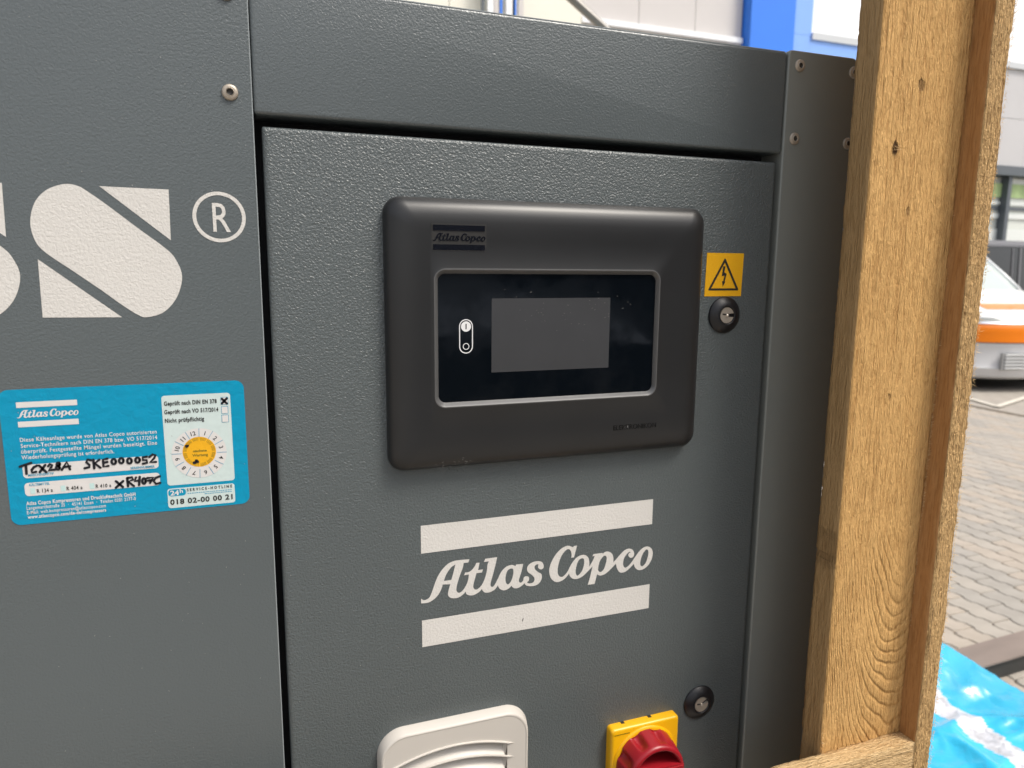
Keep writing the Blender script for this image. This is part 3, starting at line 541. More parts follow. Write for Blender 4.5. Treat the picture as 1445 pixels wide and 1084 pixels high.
# --- brand emblem: two bars with flowing letters between
AT, CO = smooth_loop(mm(D['atlas'])), smooth_loop(mm(D['copco']))
AH = [smooth_loop(mm(h)) for h in D['atlas_h']]; CH = [smooth_loop(mm(h)) for h in D['copco_h']]
EX0, EX1, EZ0, EZ1 = .1074, .3062, -.2885, -.1905
def emblem(name, x0, x1, z0, z1, y, m, parent, thick=0.0, bar_m=None, as_parts=True):
    tx = lambda p: (x0+(p[0]-EX0)/(EX1-EX0)*(x1-x0), z0+(p[1]-EZ0)/(EZ1-EZ0)*(z1-z0))
    tl = lambda L: [tx(p) for p in L]
    rect = lambda a, b: tl([(EX0, a), (EX1, a), (EX1, b), (EX0, b)])
    e = poly(name, rect(-.2125, -.1905), [], y, bar_m or m, parent, thick)
    tgt = e if as_parts else parent
    poly('bar', rect(-.2885, -.2665), [], y, bar_m or m, tgt, thick)
    poly('lettering', tl(AT), [tl(h) for h in AH], y, m, tgt, thick)
    poly('lettering', tl(CO), [tl(h) for h in CH], y, m, tgt, thick)
    return e
em = emblem('emblem', EX0, EX1, EZ0, EZ1, -eps, M['print_white'], cab)
V = []; F = []; stroke([(.1896, -.2807), (.1903, -.2785)], .0006, -.0004, V, F); mesh_obj('scratch', V, F, M['ink'], em)

# --- inspection sticker
st = loft('inspection_sticker', [(rrect(-.1500, -.0112, -.1600, -.0746, .0055), 0), (rrect(-.1500, -.0112, -.1600, -.0746, .0055), -.00025)], M['cyan'], cab, smooth=False)
y1, y2, y3, y4 = -.0004, -.0005, -.0006, -.0007
def field(name, x0, x1, z0, z1, r, y, m, parent=st): return poly(name, rrect(x0, x1, z0, z1, r), [], y, m, parent)
emblem('emblem', -.1411, -.1087, -.0980, -.0824, y1, M['paper'], st, as_parts=False)
for k, key in (('white', 'paper'), ('cyan', 'cyan_dark'), ('grey', 'ink'), ('black', 'ink')):
    for (t, x0, z0, x1, cap, b) in D[k]:
        y = {'white': y1, 'cyan': y3, 'grey': y3, 'black': y3}[k]
        cap = max(cap, {'white': 2.3, 'cyan': 1.6, 'grey': 2.3, 'black': 1.9}[k])
        text('text_line', t, x0/1000, z0/1000, x1/1000, cap/1000*.95, y, M[key], st, b, sp=1.7 if 'HOTLINE' in t else (1.12 if cap > 2 else 1.0))
field('type_field', -.1412, -.0657, -.1303, -.1217, .0022, y1, M['paper'])
field('refrigerant_field', -.1412, -.0655, -.1418, -.1333, .0022, y1, M['paper'])
for x0 in (-.1383, -.1219, -.1060): field('tick_box', x0, x0+.0026, -.1405, -.1368, .0001, y2, M['cyan_light'])
field('check_field', -.0613, -.0200, -.1428, -.0826, .002, y1, M['pale'])
for (a, b, c_, d_) in ((-.0256, -.0216, -.0902, -.0856), (-.0256, -.0219, -.0963, -.0919), (-.0257, -.0219, -.1022, -.0976)):
    field('tick_box', a-.0003, b+.0003, c_-.0003, d_+.0003, .0001, y2, M['cyan_dark']); field('tick_box', a, b, c_, d_, .0001, y3, M['paper'])
dcx, dcz, dr = -.0408, -.1222, .0168
poly('dial', circle(dcx, dcz, dr, 60), [], y2, M['paper'], st)
poly('dial_centre', circle(dcx, dcz+.0009, .0102, 48), [], y3, M['sticker_yellow'], st)
V = []; F = []; off = math.radians(-2)
for k in range(12):
    a = k*PI/6+PI/2+off
    stroke([(dcx+r*math.cos(a), dcz+r*math.sin(a)) for r in (.0110, .0167)], .0003, y3-.00002, V, F)
mesh_obj('dial_divisions', V, F, M['cyan_dark'], st)
V = []; F = []
for k in range(72):
    if k % 6 == 0: continue
    a = k*PI/36+off
    stroke([(dcx+r*math.cos(a), dcz+.0009+r*math.sin(a)) for r in (.0078, .0097)], .00022, y4, V, F)
mesh_obj('dial_ticks', V, F, M['yellow_print'], st)
for k in range(1, 13):
    a = PI/2-math.radians(k*30-15)+off
    text('dial_number', str(k), dcx+.0138*math.cos(a), dcz+.0138*math.sin(a), None, .0027, y3, M['ink'], st, rot=a-PI/2, center=True)
text('text_line', 'nächste', -.0447, -.1213, -.0363, .0015, y4, M['yellow_print'], st, 1)
text('text_line', 'Wartung', -.0452, -.1243, -.0357, .0017, y4, M['yellow_print'], st, 1)
for (bx, bz, br_) in ((-.0481, -.1169, .0012), (-.0440, -.1284, .0012), (-.0424, -.1279, .0011), (-.0430, -.1270, .0009)):
    poly('ink_blot', [(bx+br_*(1+.2*math.sin(3*t+bx*9e4))*math.cos(t), bz+br_*(1+.2*math.cos(2*t))*math.sin(t)) for t in [i*PI/10 for i in range(20)]], [], y4-.0001, M['marker'], st)
field('hotline_field', -.0617, -.0204, -.1583, -.1449, .0018, y1, M['pale'])
field('day_badge', -.0612, -.0506, -.1502, -.1456, .0018, y2, M['cyan'])
text('text_line', '24', -.0600, -.1495, -.0548, .0032, y3, M['paper'], st, 1)
text('text_line', 'h', -.0543, -.1482, -.0524, .0025, y3, M['paper'], st, 1)
V = []; F = []                                   # two lines of print too small to read
for (xa, xb, zz) in ((-.0495, -.0225, -.1492), (-.0392, -.0225, -.1504)):
    x = xa
    while x < xb:
        w = random.uniform(.0004, .0012); stroke([(x, zz), (min(x+w, xb), zz)], .00045, y2, V, F); x += w+.0007
mesh_obj('fine_print', V, F, M['cyan_dark'], st)
for rows in (D['hand'][:9], D['hand'][9:21], D['hand'][21:31], D['hand'][31:]):
    V = []; F = []
    for L_ in rows: stroke([p[:2] for p in mm(L_)], .00150, y4, V, F)
    mesh_obj('handwriting', V, F, M['marker'], st)

# --- amber warning sign
sg = loft('warning_sign', [([(.3466, -.0211), (.3826, -.0211), (.3833, .0142), (.3473, .0142)], 0), ([(.3466, -.0211), (.3826, -.0211), (.3833, .0142), (.3473, .0142)], -.0003)], M['sticker_yellow'], cab, smooth=False)
def tri(cx, base, top, half): return [(cx-half, base), (cx+half, base), (cx, top)]
tcx = .3648
o_ = tri(tcx, -.0163, .0105, .0153)
outer = []
for i in range(3):
    a, b, c2 = Vector(o_[i-1]), Vector(o_[i]), Vector(o_[(i+1) % 3])
    outer += [tuple(b+(a-b).normalized()*.0010), tuple(b+(c2-b).normalized()*.0010)]
poly('triangle', outer, [tri(tcx, -.0146, .0066, .0121)], -.0005, M['ink'], sg)
bz = lambda a: (tcx+(a[0]-424)*.0000507*1.9, (-.0146)+(532-a[1])*.0000873)
poly('lightning_bolt', [bz(p) for p in [(410, 325), (431, 325), (424, 382), (448, 395), (432, 466), (440, 468), (414, 516), (406, 462), (417, 465), (428, 410), (400, 418)]], [], -.0005, M['ink'], sg)

# --- two quarter-turn locks
def lock(cx, cz, r, ang):
    lk = lathe('lock', cx, cz, [(r, 0), (r, -.0008), (r*.97, -.0016), (r*.70, -.0040), (r*.56, -.0050), (r*.50, -.0050), (r*.47, -.0046), (r*.46, -.0030)], M['lock_black'], cab, 48)
    pr = []
    def cyl(rr): return circle(cx, cz, rr, 40)
    kw = r*.43
    notch = []
    for i in range(40):                            # cylinder face with a slot cut in from one side
        a = ang+math.radians(14)+(2*PI-math.radians(28))*i/39
        notch.append((cx+kw*math.cos(a), cz+kw*math.sin(a)))
    n1 = (cx+kw*.25*math.cos(ang-.9), cz+kw*.25*math.sin(ang-.9)); n2 = (cx+kw*.25*math.cos(ang+.9), cz+kw*.25*math.sin(ang+.9))
    poly('cylinder', notch+[n1, n2], [], -.0046, M['lock_metal'], lk, .003)
    lathe('pin', cx, cz, [(kw*.17, -.0045), (kw*.17, -.0056), (kw*.08, -.0060)], M['lock_metal'], lk, 16)
    V = []; F = []
    stroke([(cx-kw*.62, cz+kw*.15), (cx-kw*.15, cz+kw*.10)], kw*.20, -.0047, V, F)
    mesh_obj('wing', V, F, M['screw_dark'], lk)
lock(.3668, -.0367, .0152, 0.0); lock(.3629, -.3893, .0160, math.radians(28))

# --- controller frame
hx0, hx1, hz0, hz1 = .0836, .3396, -.1459, .0486
R = []
for ins, y in ((0, 0), (0, -.0030), (.0006, -.0052), (.0020, -.0078), (.0042, -.0100), (.0075, -.0119), (.0120, -.0133), (.0170, -.0141), (.0225, -.0145), (.0290, -.0147)):
    R.append((rrect(hx0+ins, hx1-ins, hz0+ins, hz1-ins, max(.0118-ins*.42, .004), 10), y))
gx0, gx1, gz0, gz1 = .1160, .2954, -.0985, -.0006
R.append((rrect(gx0-.0010, gx1+.0010, gz0-.0010, gz1+.0010, .0085, 10), -.0149))
R.append((rrect(gx0-.0003, gx1+.0003, gz0-.0003, gz1+.0003, .0080, 10), -.0152))
con = loft('controller', R, M['bezel'], cab, cap=False)
gy = -.0121
gm = M['glass_black'].node_tree; gn_ = gm.nodes.new('ShaderNodeTexNoise'); gn_.inputs['Scale'].default_value = 45; gn_.inputs['Detail'].default_value = 5; gr_ = gm.nodes.new('ShaderNodeMapRange'); gr_.inputs[1].default_value = .35; gr_.inputs[2].default_value = .75; gr_.inputs[3].default_value = .03; gr_.inputs[4].default_value = .22
gt_ = gm.nodes.new('ShaderNodeTexCoord'); gm.links.new(gt_.outputs['Object'], gn_.inputs[0]); gm.links.new(gn_.outputs[0], gr_.inputs[0]); gm.links.new(gr_.outputs[0], gm.nodes['Principled BSDF'].inputs['Roughness'])
loft('rim', [(rrect(gx0-.0003, gx1+.0003, gz0-.0003, gz1+.0003, .0080, 10), -.0152), (rrect(gx0+.0004, gx1-.0004, gz0+.0004, gz1-.0004, .0075, 10), -.0152), (rrect(gx0+.0030, gx1-.0022, gz0+.0030, gz1-.0030, .0055, 10), gy-.0004), (rrect(gx0+.0033, gx1-.0024, gz0+.0033, gz1-.0032, .0052, 10), gy+.0006)], M['rim'], con, cap=False)
poly('touch_glass', rrect(gx0+.0030, gx1-.0021, gz0+.0030, gz1-.0029, .005, 10), [], gy, M['glass_black'], con)
poly('display', rrect(.1588, .2541, -.0749, -.0211, .0002, 2), [], gy-.00012, M['display'], con)
sw = poly('start_stop_symbol', rrect(.1345, .1447, -.0603, -.0357, .0051, 12), [rrect(.1352, .1440, -.0596, -.0364, .0044, 12)], gy-.00012, M['symbol'], con)
poly('start_disc', circle(.1396, -.0409, .0037, 30), [rrect(.13915, .14005, -.0430, -.0389, .0004, 3)], gy-.00012, M['symbol'], con)
poly('stop_ring', circle(.1396, -.0552, .0024, 30), [circle(.1396, -.0552, .0019, 30)], gy-.00012, M['symbol'], con)
# moulded gloss emblem on the frame
poly('emblem_field', rrect(.1144, .1540, .0108, .0306, .0003, 2), [], -.01475, mat('emblem_field', (.030, .029, .028), .38), con)
emblem('moulded_emblem', .1155, .1527, .0125, .0295, -.01515, M['gloss_black'], con, .0004, as_parts=False)
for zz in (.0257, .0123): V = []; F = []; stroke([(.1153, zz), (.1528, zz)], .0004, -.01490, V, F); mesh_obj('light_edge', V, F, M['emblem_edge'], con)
text('moulded_name', 'ELEKTRONIKON', .2589, -.1247, .2971, .0040, -.0149, mat('moulded_letters', (.006, .006, .006), .25), con)
V = []; F = []; rd = random.Random(5)               # scuffs and dust on the plastic
for (cx, cz, n, sp) in ((.118, -.142, 14, .004), (.137, -.139, 18, .004), (.098, -.045, 8, .01), (.22, -.032, 40, .028)):
    for k in range(n):
        x, z = rd.gauss(cx, sp), rd.gauss(cz, sp*.35)
        if hx0+.03 < x < hx1-.03: 
            yy = gy-.0003 if gz0+.004 < z < gz1-.004 and gx0+.004 < x < gx1-.004 else -.0150
            stroke([(x, z), (x+rd.uniform(.0002, .0012), z+rd.uniform(-.0004, .0004))], rd.uniform(.00015, .0004), yy, V, F)
mesh_obj('dust', V, F, mat('dust', (.12, .115, .11), .8), con)['kind'] = 'stuff'

# --- cream filter-fan cover
vx0, vx1, vz1 = .0712, .1936, -.3518; vz0 = vz1-.1225
R = [(rrect(vx0-.0005+i, vx1+.0005-i, vz0+i, vz1-i, .0205-i*.4, 12), y) for i, y in ((0, 0), (0, -.0014), (.0004, -.0030), (.0016, -.0085), (.0024, -.0094), (.0032, -.0096), (.0040, -.0092))]
vent = loft('vent_cover', R, M['vent'], cab, cap=False)
# front face with the louvre opening
def arc_z(x, k): return -.3706-.0122*k-((x-.1290)**2)*(3.9)
ax0, ax1 = .0800, .1745
na = 24
top = [(ax1-(ax1-ax0)*i/na, arc_z(ax1-(ax1-ax0)*i/na, 0)) for i in range(na+1)]
bot = [(ax0+(ax1-ax0)*i/na, arc_z(ax0+(ax1-ax0)*i/na, 7)) for i in range(na+1)]
poly('front_plate', rrect(vx0+.0035, vx1-.0035, vz0+.004, vz1-.004, .0188, 12), [top+bot], -.0092, M['vent'], vent)
for k in range(7):
    V = []; F = []; prof = [(-.0092, .0004), (-.0106, .0003), (-.0108, -.0003), (-.0106, -.0008), (-.0062, -.0013), (-.0020, -.0022), (-.0030, -.0060), (-.0060, -.0098), (-.0092, -.01215)]
    N_ = 36
    for i in range(N_+1):
        x = ax0+(ax1+.0062-ax0)*i/N_
        tip = 1.0 if x < ax1 else max(0.02, 1-(x-ax1)/.0062)
        for j, (yy, dz) in enumerate(prof):
            if x >= ax1: 
                yy = max(yy, -.0092-.0016*tip) if j < 4 else -.0085; dz = dz*tip if j < 4 else -.0008*tip
            V.append((x, yy, arc_z(x, k)+dz))
    q = len(prof)
    for i in range(N_):
        for j in range(q-1):
            F.append((i*q+j, i*q+j+1, (i+1)*q+j+1, (i+1)*q+j))
    mesh_obj('louvre', V, F, M['vent'], vent, smooth=False)
for xx in (ax0, ax1): box('reveal', xx-.0002, xx+.0002, -.0091, -.0005, vz0+.01, arc_z(xx, 0), M['vent'], vent)
box('vent_backing', ax0, ax1, -.0008, -.0003, vz0+.01, -.372, M['vent'], vent)

# --- main switch
kx, kz = .3032, -.4252
R = [(rrect(.2694+i, .3370-i, -.4590+i, -.3914-i, .0032-i*.4, 6), y) for i, y in ((0, 0), (0, -.0062), (.0005, -.0078), (.0016, -.0088), (.0024, -.0090))]
ms = loft('main_switch', R, M['yellow'], cab)
for nx in (.2839, .3106): box('notch', nx-.0016, nx+.0016, -.0030, -.0002, -.3918, -.3911, M['ink'], ms)
lathe('collar', kx, kz, [(.0312, -.0088), (.0312, -.0094), (.0300, -.0106), (.0292, -.0108)], M['yellow'], ms, 64)
V = []; F = []; x = .2725
while x < .2865:
    w = random.uniform(.0006, .0010); stroke([(x, -.3966), (x+w*.5, -.3966)], .0008, -.0092, V, F); x += w+.0003
mesh_obj('fine_print', V, F, M['yellow_print'], ms)
# red rotary handle: scalloped ring with a bar across
NS = 160
def scal(r, y, depth):
    P_ = []
    for i in range(NS):
        a = 2*PI*i/NS; ph = ((a-math.radians(95))/math.radians(40)) % 1.0
        d = abs(ph-.5)*2; s_ = max(0.0, 1-(d/.50)**2.2)
        inn = math.radians(15) < a < math.radians(165)
        rr = r - depth*s_*(1 if inn or math.radians(195) < a < math.radians(345) else 0)
        P_.append((kx+rr*math.cos(a), kz+rr*math.sin(a)))
    return (P_, y)
ri = lambda r, y: (circle(kx, kz, r, NS), y)
kn = loft('handle', [scal(.0292, -.0106, .0), scal(.0292, -.0110, .0030), scal(.0288, -.0140, .0044), scal(.0282, -.0180, .0046), scal(.0276, -.0220, .0038), scal(.0271, -.0250, .0022), scal(.0268, -.0272, .0006), scal(.0264, -.0290, .0), scal(.0256, -.0312, .0), ri(.0232, -.0322), ri(.0222, -.0318), ri(.0216, -.0305), ri(.0208, -.0210), ri(.0200, -.0145), ri(.0170, -.0138)], M['red'], ms, angle=50)
V = []; F = []
box('grip', kx-.0248, kx+.0248, -.0340, -.0130, kz-.0095, kz+.0064, M['red'], kn, .0014)

# ================================================================== WOODEN CRATE (front right)
crate = thing('wooden_crate', 'rough sawn timber crate frame standing close in front of the right side of the compressor', 'crate', (.47, -.08, GROUND))
CO_ = Vector((.47, -.08, GROUND))
def board(name, x0, x1, y0, y1, z0, z1, m, seed, amp=.0006, edge=.0012, step=.003, zf=(-.5, .3), axis='z', parent=crate, side=None):
    """rough-sawn board: closed ring of points round the section, swept along its length with saw-fuzz relief"""
    if axis == 'x': a0, a1, b0, b1, c0, c1 = z0, z1, y0, y1, x0, x1
    else: a0, a1, b0, b1, c0, c1 = x0, x1, y0, y1, z0, z1
    na = max(3, int((a1-a0)/step)); nb = max(3, int((b1-b0)/step))
    ring = []
    for i in range(na): ring.append((a0+(a1-a0)*i/na, b0, 0, -1, min(i, na-i)))
    for i in range(nb): ring.append((a1, b0+(b1-b0)*i/nb, 1, 0, min(i, nb-i)))
    for i in range(na): ring.append((a1-(a1-a0)*i/na, b1, 0, 1, min(i, na-i)))
    for i in range(nb): ring.append((a0, b1-(b1-b0)*i/nb, -1, 0, min(i, nb-i)))
    zs = []; c = c0
    while c < c1-1e-6: zs.append(c); c += step*.8 if zf[0] < c < zf[1] else .06
    zs.append(c1); V = []; F = []; n = len(ring)
    for c in zs:
        for (a, b, ua, ub, e) in ring:
            k = noise.noise(Vector((a*420+seed, b*420, c*60)))*amp + noise.noise(Vector((a*60+seed, b*60, c*9)))*amp*.9
            if e == 0: 
                q = edge*(.5+abs(noise.noise(Vector((c*230+seed, a*9, b*9))))*1.2)*(1 if noise.noise(Vector((c*35, seed, a*50))) > -.15 else .3)
                sa = 1 if a < (a0+a1)/2 else -1; sb = 1 if b < (b0+b1)/2 else -1
                a2, b2 = a+sa*q*.55, b+sb*q*.55
            else: a2, b2 = a+ua*k, b+ub*k
            # slow waviness of the sawn edges
            w = (.0004 if seed < 5 else .0006)*noise.noise(Vector((c*7+seed, .3, .7)))
            a2 += w
            p = (a2, b2, c) if axis == 'z' else (c, b2, a2)
            V.append(tuple(Vector(p)-CO_))
    for k in range(len(zs)-1):
        for i in range(n):
            j = (i+1) % n; f = (k*n+i, k*n+j, (k+1)*n+j, (k+1)*n+i); F.append(f if axis == 'z' else f[::-1])
    F.append(tuple(reversed(range(n)))); F.append(tuple(range((len(zs)-1)*n, len(zs)*n)))
    o = mesh_obj(name, V, F, m, parent, smooth=True)
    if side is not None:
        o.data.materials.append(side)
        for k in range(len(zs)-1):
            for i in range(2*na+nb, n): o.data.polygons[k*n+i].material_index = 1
    return o
oc = lambda x, z: (x-CO_.x, z-CO_.z)
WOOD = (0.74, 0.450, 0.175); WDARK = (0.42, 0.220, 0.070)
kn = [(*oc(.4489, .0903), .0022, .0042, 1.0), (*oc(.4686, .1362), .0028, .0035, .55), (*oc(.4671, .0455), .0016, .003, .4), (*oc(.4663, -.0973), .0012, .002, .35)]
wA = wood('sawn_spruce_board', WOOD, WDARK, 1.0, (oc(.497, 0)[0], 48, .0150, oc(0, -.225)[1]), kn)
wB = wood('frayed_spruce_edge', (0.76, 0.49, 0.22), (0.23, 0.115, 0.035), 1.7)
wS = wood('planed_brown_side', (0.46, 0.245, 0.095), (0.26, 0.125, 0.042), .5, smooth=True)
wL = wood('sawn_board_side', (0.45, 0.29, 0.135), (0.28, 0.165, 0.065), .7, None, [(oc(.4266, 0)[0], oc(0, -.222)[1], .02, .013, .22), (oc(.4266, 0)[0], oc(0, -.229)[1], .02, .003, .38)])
wC = wood('pale_sawn_slat', (0.74, 0.52, 0.27), (0.42, 0.24, 0.09), 1.2, None, (), 'x')
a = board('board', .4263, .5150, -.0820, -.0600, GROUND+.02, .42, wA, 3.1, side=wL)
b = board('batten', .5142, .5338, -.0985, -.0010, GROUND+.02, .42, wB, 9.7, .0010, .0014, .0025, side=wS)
c = board('cross_slat', -.70, .5138, -.0985, -.0822, -.475, -.3985, wC, 5.5, .0007, .0012, .003, (.2, .52), 'x')
c2 = board('cross_slat', -.70, .5138, -.0985, -.0822, GROUND+.10, GROUND+.19, wC, 7.5, .0007, .0012, .006, (.4, .42), 'x')
for bx in (-.75,): board('board', bx, bx+.088, -.0820, -.0600, GROUND+.02, .42, wA, 13.1, .0006, .0012, .02, (0, .01))
for k in range(3): board('skid', -.9, .55, -.1+.45*k, 0.0+.45*k, GROUND, GROUND+.02, wC, 17+k, .0005, .001, .03, (0, .01), 'x')
# torn fibres standing off the sawn edges
V = []; F = []; rd = random.Random(11)
def splinter(p, d, l, w):
    s = len(V); p = Vector(p)-CO_; d = Vector(d).normalized(); n = d.cross(Vector((.3, -1, .2))).normalized()*w
    V.extend([tuple(p-n), tuple(p+n), tuple(p+d*l*.6+n*.5+Vector((0, -w, 0))), tuple(p+d*l)]); F.extend([(s, s+1, s+2), (s, s+2, s+3)])
for i in range(260):
    z = rd.uniform(-.42, .21)
    splinter((.4274, -.061, z), (-1, -.1, rd.gauss(0, .8)), rd.uniform(.0006, .0022), .00012)
for i in range(900):
    z = rd.uniform(-.44, .21)
    splinter((.5335, -.0985, z), (.8, -.3, rd.gauss(-.6, 1)), rd.uniform(.0008, .0032) if rd.random() < .93 else .006, .00018)
for i in range(350):
    z = rd.uniform(-.44, .21)
    splinter((.5148, -.0985, z), (-.7, -.4, rd.gauss(-.4, 1)), rd.uniform(.0005, .0018), .00014)
for i in range(260):
    z = rd.gauss(-.17, .07)
    splinter((.5130, -.0825, z), (.5, -.7, rd.gauss(.3, 1)), rd.uniform(.001, .004), .00014)
for i in range(1600):
    x = rd.uniform(.428, .512); z = rd.uniform(-.39, .2)
    splinter((x, -.0822, z), (rd.gauss(0, .35), -.5, rd.choice((-1, 1))), rd.uniform(.0008, .0024), .00010)
for i in range(1500):
    x = rd.uniform(.515, .5332); z = rd.uniform(-.43, .2)
    splinter((x, -.0988, z), (rd.gauss(0, .6), -.6, rd.choice((-1, 1))), rd.uniform(.001, .003), .00014)
for i in range(14):
    splinter((.4467+.0045*rd.random(), -.082, .0885+.004*rd.random()), (rd.gauss(.4, .6), -.8, rd.gauss(0, .5)), rd.uniform(.002, .005), .0003)
for i in range(40):
    splinter((.4272+.001*rd.random(), -.0822, rd.uniform(-.40, -.375)), (rd.gauss(-.4, .6), -.8, rd.gauss(0, .8)), rd.uniform(.002, .004), .0003)
o = mesh_obj('torn_fibres', V, F, mat('wood_fibre', (.62, .42, .20), .8), crate); o['kind'] = 'stuff'

V = []; F = []                                     # drying crack down the front of the batten
cr = [(.5170, -.275), (.5164, -.290), (.5168, -.305), (.5160, -.322), (.5163, -.335), (.5185, -.345)]
for (xa, za), (xb, zb) in zip(cr[:-1], cr[1:]):
    s = len(V); V += [tuple(Vector(p)-CO_) for p in ((xa-.0002, -.0996, za), (xa+.0002, -.0996, za), (xb+.0002, -.0996, zb), (xb-.0002, -.0996, zb))]; F.append((s, s+1, s+2, s+3))
mesh_obj('crack', V, F, mat('dark_crack', (.05, .025, .01), .9), b)

# ================================================================== YARD THINGS
def nz(x, y, s, seed=0.0): return noise.noise(Vector((x*s+seed, y*s, seed*1.7)))
tarp = thing('plastic_sheet', 'crumpled glossy cyan plastic sheet with a white band lying on the paving by the crate', 'tarpaulin', (1.6, .9, GROUND))
def th(x, y, e):
    base = .025+.06*(0.5+0.5*nz(x, y, 2.6, 3))
    ridge = sum(w*(1-abs(nz(x*1.0+y*.5, y*1.3-x*.35, s, k))*2.2)**3*.5 for w, s, k in ((.040, 2.6, 1), (.026, 4.7, 5), (.011, 8.5, 9)) if abs(nz(x*1.0+y*.5, y*1.3-x*.35, s, k))*2.2 < 1)
    return max(.006, (base+ridge)*min(1, e/.10)+.004+.003*nz(x, y, 9, 2)*min(1, e/.05))
def edge_x(y): return 2.40+(1.27-y)*.62+.025*nz(y, 0, 5, 2)+.10*max(0, y-1.33)
NX, NY = 210, 190
V = []; F = []; FM = []
y_lo, y_hi = -.1, 1.75
for j in range(NY+1):
    y = y_lo+(y_hi-y_lo)*j/NY; ex = edge_x(y); x_lo = .72+.03*nz(y, 3, 4)
    for i in range(NX+1):
        x = x_lo+(ex-x_lo)*i/NX
        e = min(ex-x, x-x_lo, y-y_lo, y_hi-y)
        z = th(x, y, e)
        # the far side is drawn up over the steel beam
        lift = max(0, 1-abs(y-1.26)/.22)*max(0, min(1, (x-2.02)/.15)); z += .085*lift*min(1, .25+e/.05)
        V.append((x-1.6, y-.9, z))
def band_d(x, y):
    # signed distance across the white band that runs from (2.27,1.19) to (2.20,.86)
    a = Vector((2.10, 1.10)); b = Vector((2.10, .75)); d = (b-a).normalized(); w = Vector((x, y))-a
    return w.dot(Vector((-d.y, d.x))), w.dot(d)
for j in range(NY):
    for i in range(NX):
        a = j*(NX+1)+i; F.append((a, a+1, a+NX+2, a+NX+1))
        x = V[a][0]+1.6; y = V[a][1]+.9; s_, t_ = band_d(x, y)
        FM.append(1 if abs(s_+.02*nz(x, y, 7, 4)) < .046+.012*nz(x, y, 15, 8) and t_ > -.6 else 0)
cy = mat('cyan_film', (0.02, 0.40, 0.62), 0.26, 0, .5, (11, 0.5, 0.012, 2, 1.4, U), (3.2, .22, U), coat=.4)
wf = mat('white_film', (0.56, 0.56, 0.59), 0.35, 0, .5, (30, 0.8, 0.012, 4, 1, U), (26, .40, U))
sheet = mesh_obj('film', V, F, None, tarp, True, [cy, wf], FM)
so = sheet.modifiers.new('thick', 'SOLIDIFY'); so.thickness = .0008
# rusty steel section on the ground
beam = thing('steel_beam', 'long rusty steel channel lying on the paving beyond the cyan sheet', 'beam', (2.9, 1.25, GROUND))
rust = mat('rusty_steel', (0.25, 0.20, 0.17), 0.65, 0.1, .4, (40, .4, .002, 5, .5, U), (7, .22, (0.35, 1, 1)))
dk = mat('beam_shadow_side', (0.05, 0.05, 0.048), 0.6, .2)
bm_ = box('flange', -.95, 2.6, -.063, .060, .072, .080, rust, beam, .002)
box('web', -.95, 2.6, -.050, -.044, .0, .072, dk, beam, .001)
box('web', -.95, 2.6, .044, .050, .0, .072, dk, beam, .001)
beam.rotation_euler.z = math.radians(2.6)

# ---------------------------------------------------------------- vehicles
car_white = mat('white_car_paint', (0.80, 0.81, 0.81), 0.25, 0, .5, coat=.5)
car_orange = mat('orange_car_film', (0.85, 0.22, 0.01), 0.3, 0, .5, coat=.4)
car_grey = mat('pale_grey_bumper', (0.64, 0.64, 0.65), 0.45)
tyre_m = mat('tyre_rubber', (0.02, 0.02, 0.02), 0.8); rim_m = mat('alloy', (.5, .5, .5), .35, .8)
wshield = mat('windscreen', (0.46, 0.52, 0.49), 0.05, 0, .8); chrome = mat('chrome_strip', (.6, .62, .66), .15, .9)  # pale windscreen base stands in for its bright reflection
lamp = mat('headlamp_lens', (0.55, 0.58, 0.58), 0.08, 0, .8); blk = mat('black_car_paint', (0.018, 0.019, 0.021), 0.22, 0, .5, coat=.5)
blk_glass = mat('dark_car_glass', (0.018, 0.019, 0.02), 0.10, 0, .6); slate = mat('grey_trim', (0.13, 0.13, 0.14), 0.4)
LEN = 4.9
def ring3(h, setb, w, rear, n=22, bul=.26):
    P_ = []
    for i in range(n+1):
        t = -1+2*i/n; tt = math.copysign(1-(1-abs(t))**1.25, t); y = w*tt
        P_.append((LEN/2-setb-bul*abs(tt)**2.6-(.16 if abs(tt) > .97 else 0), y, h))
    for i in range(n+1):
        t = 1-2*i/n; P_.append((-LEN/2+rear+.12*abs(t)**5, w*t, h))
    return P_
def body(name, layers, m, parent, cap=False, off=0.0):
    return loft(name, [ring3(l[0], l[1]-off, l[2]+off, l[3]-off) for l in layers], m, parent, cap=cap, back=False)
def flip(o): o.data.flip_normals(); return o
def wheel(x, y, parent, side):
    def cyl(name, r, y0, y1, m, p, hole=0):
        pts = []
        for yy in (y0, y1): pts.append([(x+r*math.cos(2*PI*k/28), yy, .33+r*math.sin(2*PI*k/28)) for k in range(28)])
        return loft(name, pts, m, p, cap=True, back=True)
    t = cyl('wheel', .33, y-.11, y+.11, tyre_m, parent); cyl('rim', .20, y-.115, y+.115, rim_m, t)
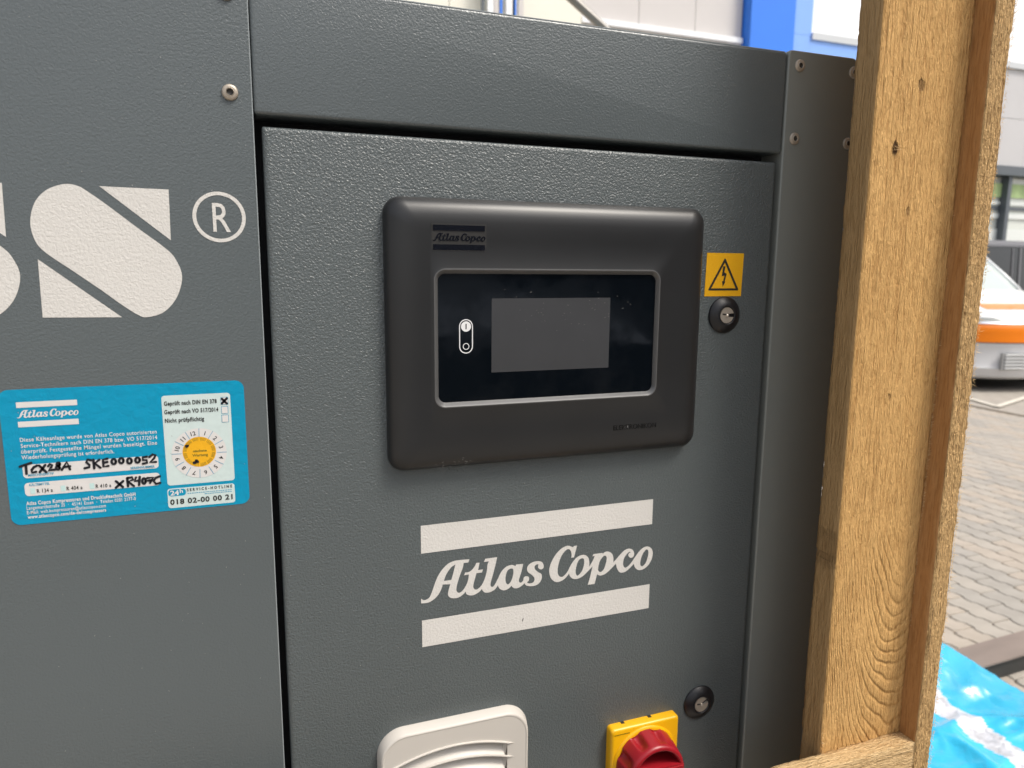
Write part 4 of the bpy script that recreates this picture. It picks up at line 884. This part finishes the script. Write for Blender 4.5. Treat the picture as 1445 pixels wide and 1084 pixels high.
def make_car(label, loc, rz):
    t = thing('parked_car', label, 'car', loc, None, rz)
    body('bumper', [(.15, .12, .78, .10), (.19, .03, .86, .03), (.30, -.01, .90, .0), (.36, .015, .90, .0), (.56, .02, .91, .0), (.625, .0, .92, .0)], car_grey, t)
    body('side_band', [(.627, .012, .92, .01), (.74, .03, .925, .01), (.80, .025, .925, .01), (.86, .055, .93, .01)], car_orange, t)
    body('chrome_strip', [(.862, .045, .937, .01), (.885, .06, .937, .01)], chrome, t)
    body('bonnet', [(.861, .056, .93, .01), (.947, .115, .93, .01), (.985, .15, .93, .01), (1.02, .22, .925, .01), (1.07, .38, .91, .01), (1.14, .62, .88, .02), (1.21, .86, .86, .02), (1.265, 1.02, .85, .03)], car_white, t)
    body('lamp_seal', [(.900, .070, .936, .01), (.912, .078, .937, .01)], mat('lamp_seal', (.10, .13, .11), .4), t)
    body('bumper_gap', [(.619, -.003, .922, .0), (.629, -.003, .922, .0)], blk, t)
    rs_ = [ring3(h, s_-.008, w+.004, 0) for h, s_, w in ((1.035, .262, .922), (1.075, .39, .915), (1.10, .48, .90))]
    V = [r_[q] for r_ in rs_ for q in range(6, 17)]
    mesh_obj('bonnet_stripe', V, [(i*11+j, i*11+j+1, (i+1)*11+j+1, (i+1)*11+j) for i in range(2) for j in range(10)], car_orange, t)
    body('windscreen', [(1.262, 1.06, .84, .05), (1.50, 1.36, .79, .10), (1.80, 1.74, .70, .2)], wshield, t)
    body('roof', [(1.79, 1.72, .71, .19), (1.86, 1.84, .68, .24), (1.92, 2.05, .62, .4), (1.94, 2.4, .5, .8)], car_white, t, cap=True)
    # pillars and roof-edge seal following the windscreen corners
    for sy in (-1, 1):
        a0 = ring3(1.262, 1.05, .85, .05); a1 = ring3(1.50, 1.35, .80, .1); a2 = ring3(1.80, 1.73, .71, .2)
        k = 1 if sy < 0 else 21
        tube('slanted_strip', [a0[k], a1[k], a2[k]], .028, car_white, t, 8)
        hl_ = [ring3(h, s-.012, .935, 0) for h, s in ((.935, .10), (.975, .14), (1.015, .215))]
        ks = range(2, 8) if sy < 0 else range(15, 21)
        V = []; F = []
        for r_ in hl_:
            for q in ks: V.append(r_[q])
        nq = len(list(ks))
        for i in range(2):
            for j in range(nq-1): F.append((i*nq+j, i*nq+j+1, (i+1)*nq+j+1, (i+1)*nq+j))
        mesh_obj('headlight', V, F, lamp, t)
        for x in (1.50, -1.50): wheel(x, sy*.80, t, sy)
    for k in range(5):
        box('grille_slat', LEN/2-.012, LEN/2+.022, -.42, .42, .30+.042*k, .318+.042*k, car_white, t, .004)
    box('grille_opening', LEN/2-.03, LEN/2+.004, -.46, .46, .285, .50, mat('grille_grey', (.30, .30, .30), .6), t, .004)
    box('underbody', -LEN/2+.3, LEN/2-.35, -.74, .74, .12, .5, M['dark'], t)
    return t
F_c = Vector((9.24, 5.66)); nose = Vector((-.227, -.974))
cc = F_c-nose*LEN/2
make_car('white multi-purpose car with bright orange band on its nose parked in the yard', (cc.x, cc.y, GROUND), math.atan2(nose.y, nose.x))
# black van behind it
vn = thing('van', 'black van parked broadside behind the white and orange car', 'van', (14.2, 10.2, GROUND))
def vrect(x0, x1, y0, y1, r, z): return [(p[0], p[1], z) for p in rrect(x0, x1, y0, y1, r, 5)]
o = loft('body', [vrect(-2.5, 2.5, -.80, .80, .2, .30), vrect(-2.55, 2.55, -.86, .86, .22, .42), vrect(-2.55, 2.55, -.88, .88, .22, .9), vrect(-2.5, 2.5, -.86, .86, .22, 1.18)], blk, vn, cap=True, back=True)
g_ = loft('side_glass', [vrect(-2.42, 2.3, -.83, .83, .2, 1.18), vrect(-2.3, 2.0, -.74, .74, .2, 2.0)], blk_glass, vn)
loft('roof', [vrect(-2.34, 2.05, -.76, .76, .2, 2.0), vrect(-2.33, 2.03, -.75, .75, .2, 2.05), vrect(-2.2, 1.9, -.65, .65, .2, 2.12)], slate, vn, cap=True)
for xx, w in ((-.36, .03), (-.16, .05), (.9, .08)):  # slanted strips stand in for pale reflections in the van glass
    V = [(xx, -.846, 1.2), (xx+w, -.846, 1.2), (xx+w+.06, -.756, 1.98), (xx+.06, -.756, 1.98)]
    V += [(a, b+.02, c_) for a, b, c_ in V]
    mesh_obj('slanted_strip', V, [(0, 1, 2, 3), (7, 6, 5, 4), (0, 4, 5, 1), (1, 5, 6, 2), (2, 6, 7, 3), (3, 7, 4, 0)], slate, vn)
for x in (-1.6, 1.6):
    for sy in (-1, 1):
        pts = [[(x+.34*math.cos(2*PI*k/24), sy*.8+dy, .34+.34*math.sin(2*PI*k/24)) for k in range(24)] for dy in (-.1, .1)]
        loft('wheel', pts, tyre_m, vn, cap=True, back=True)
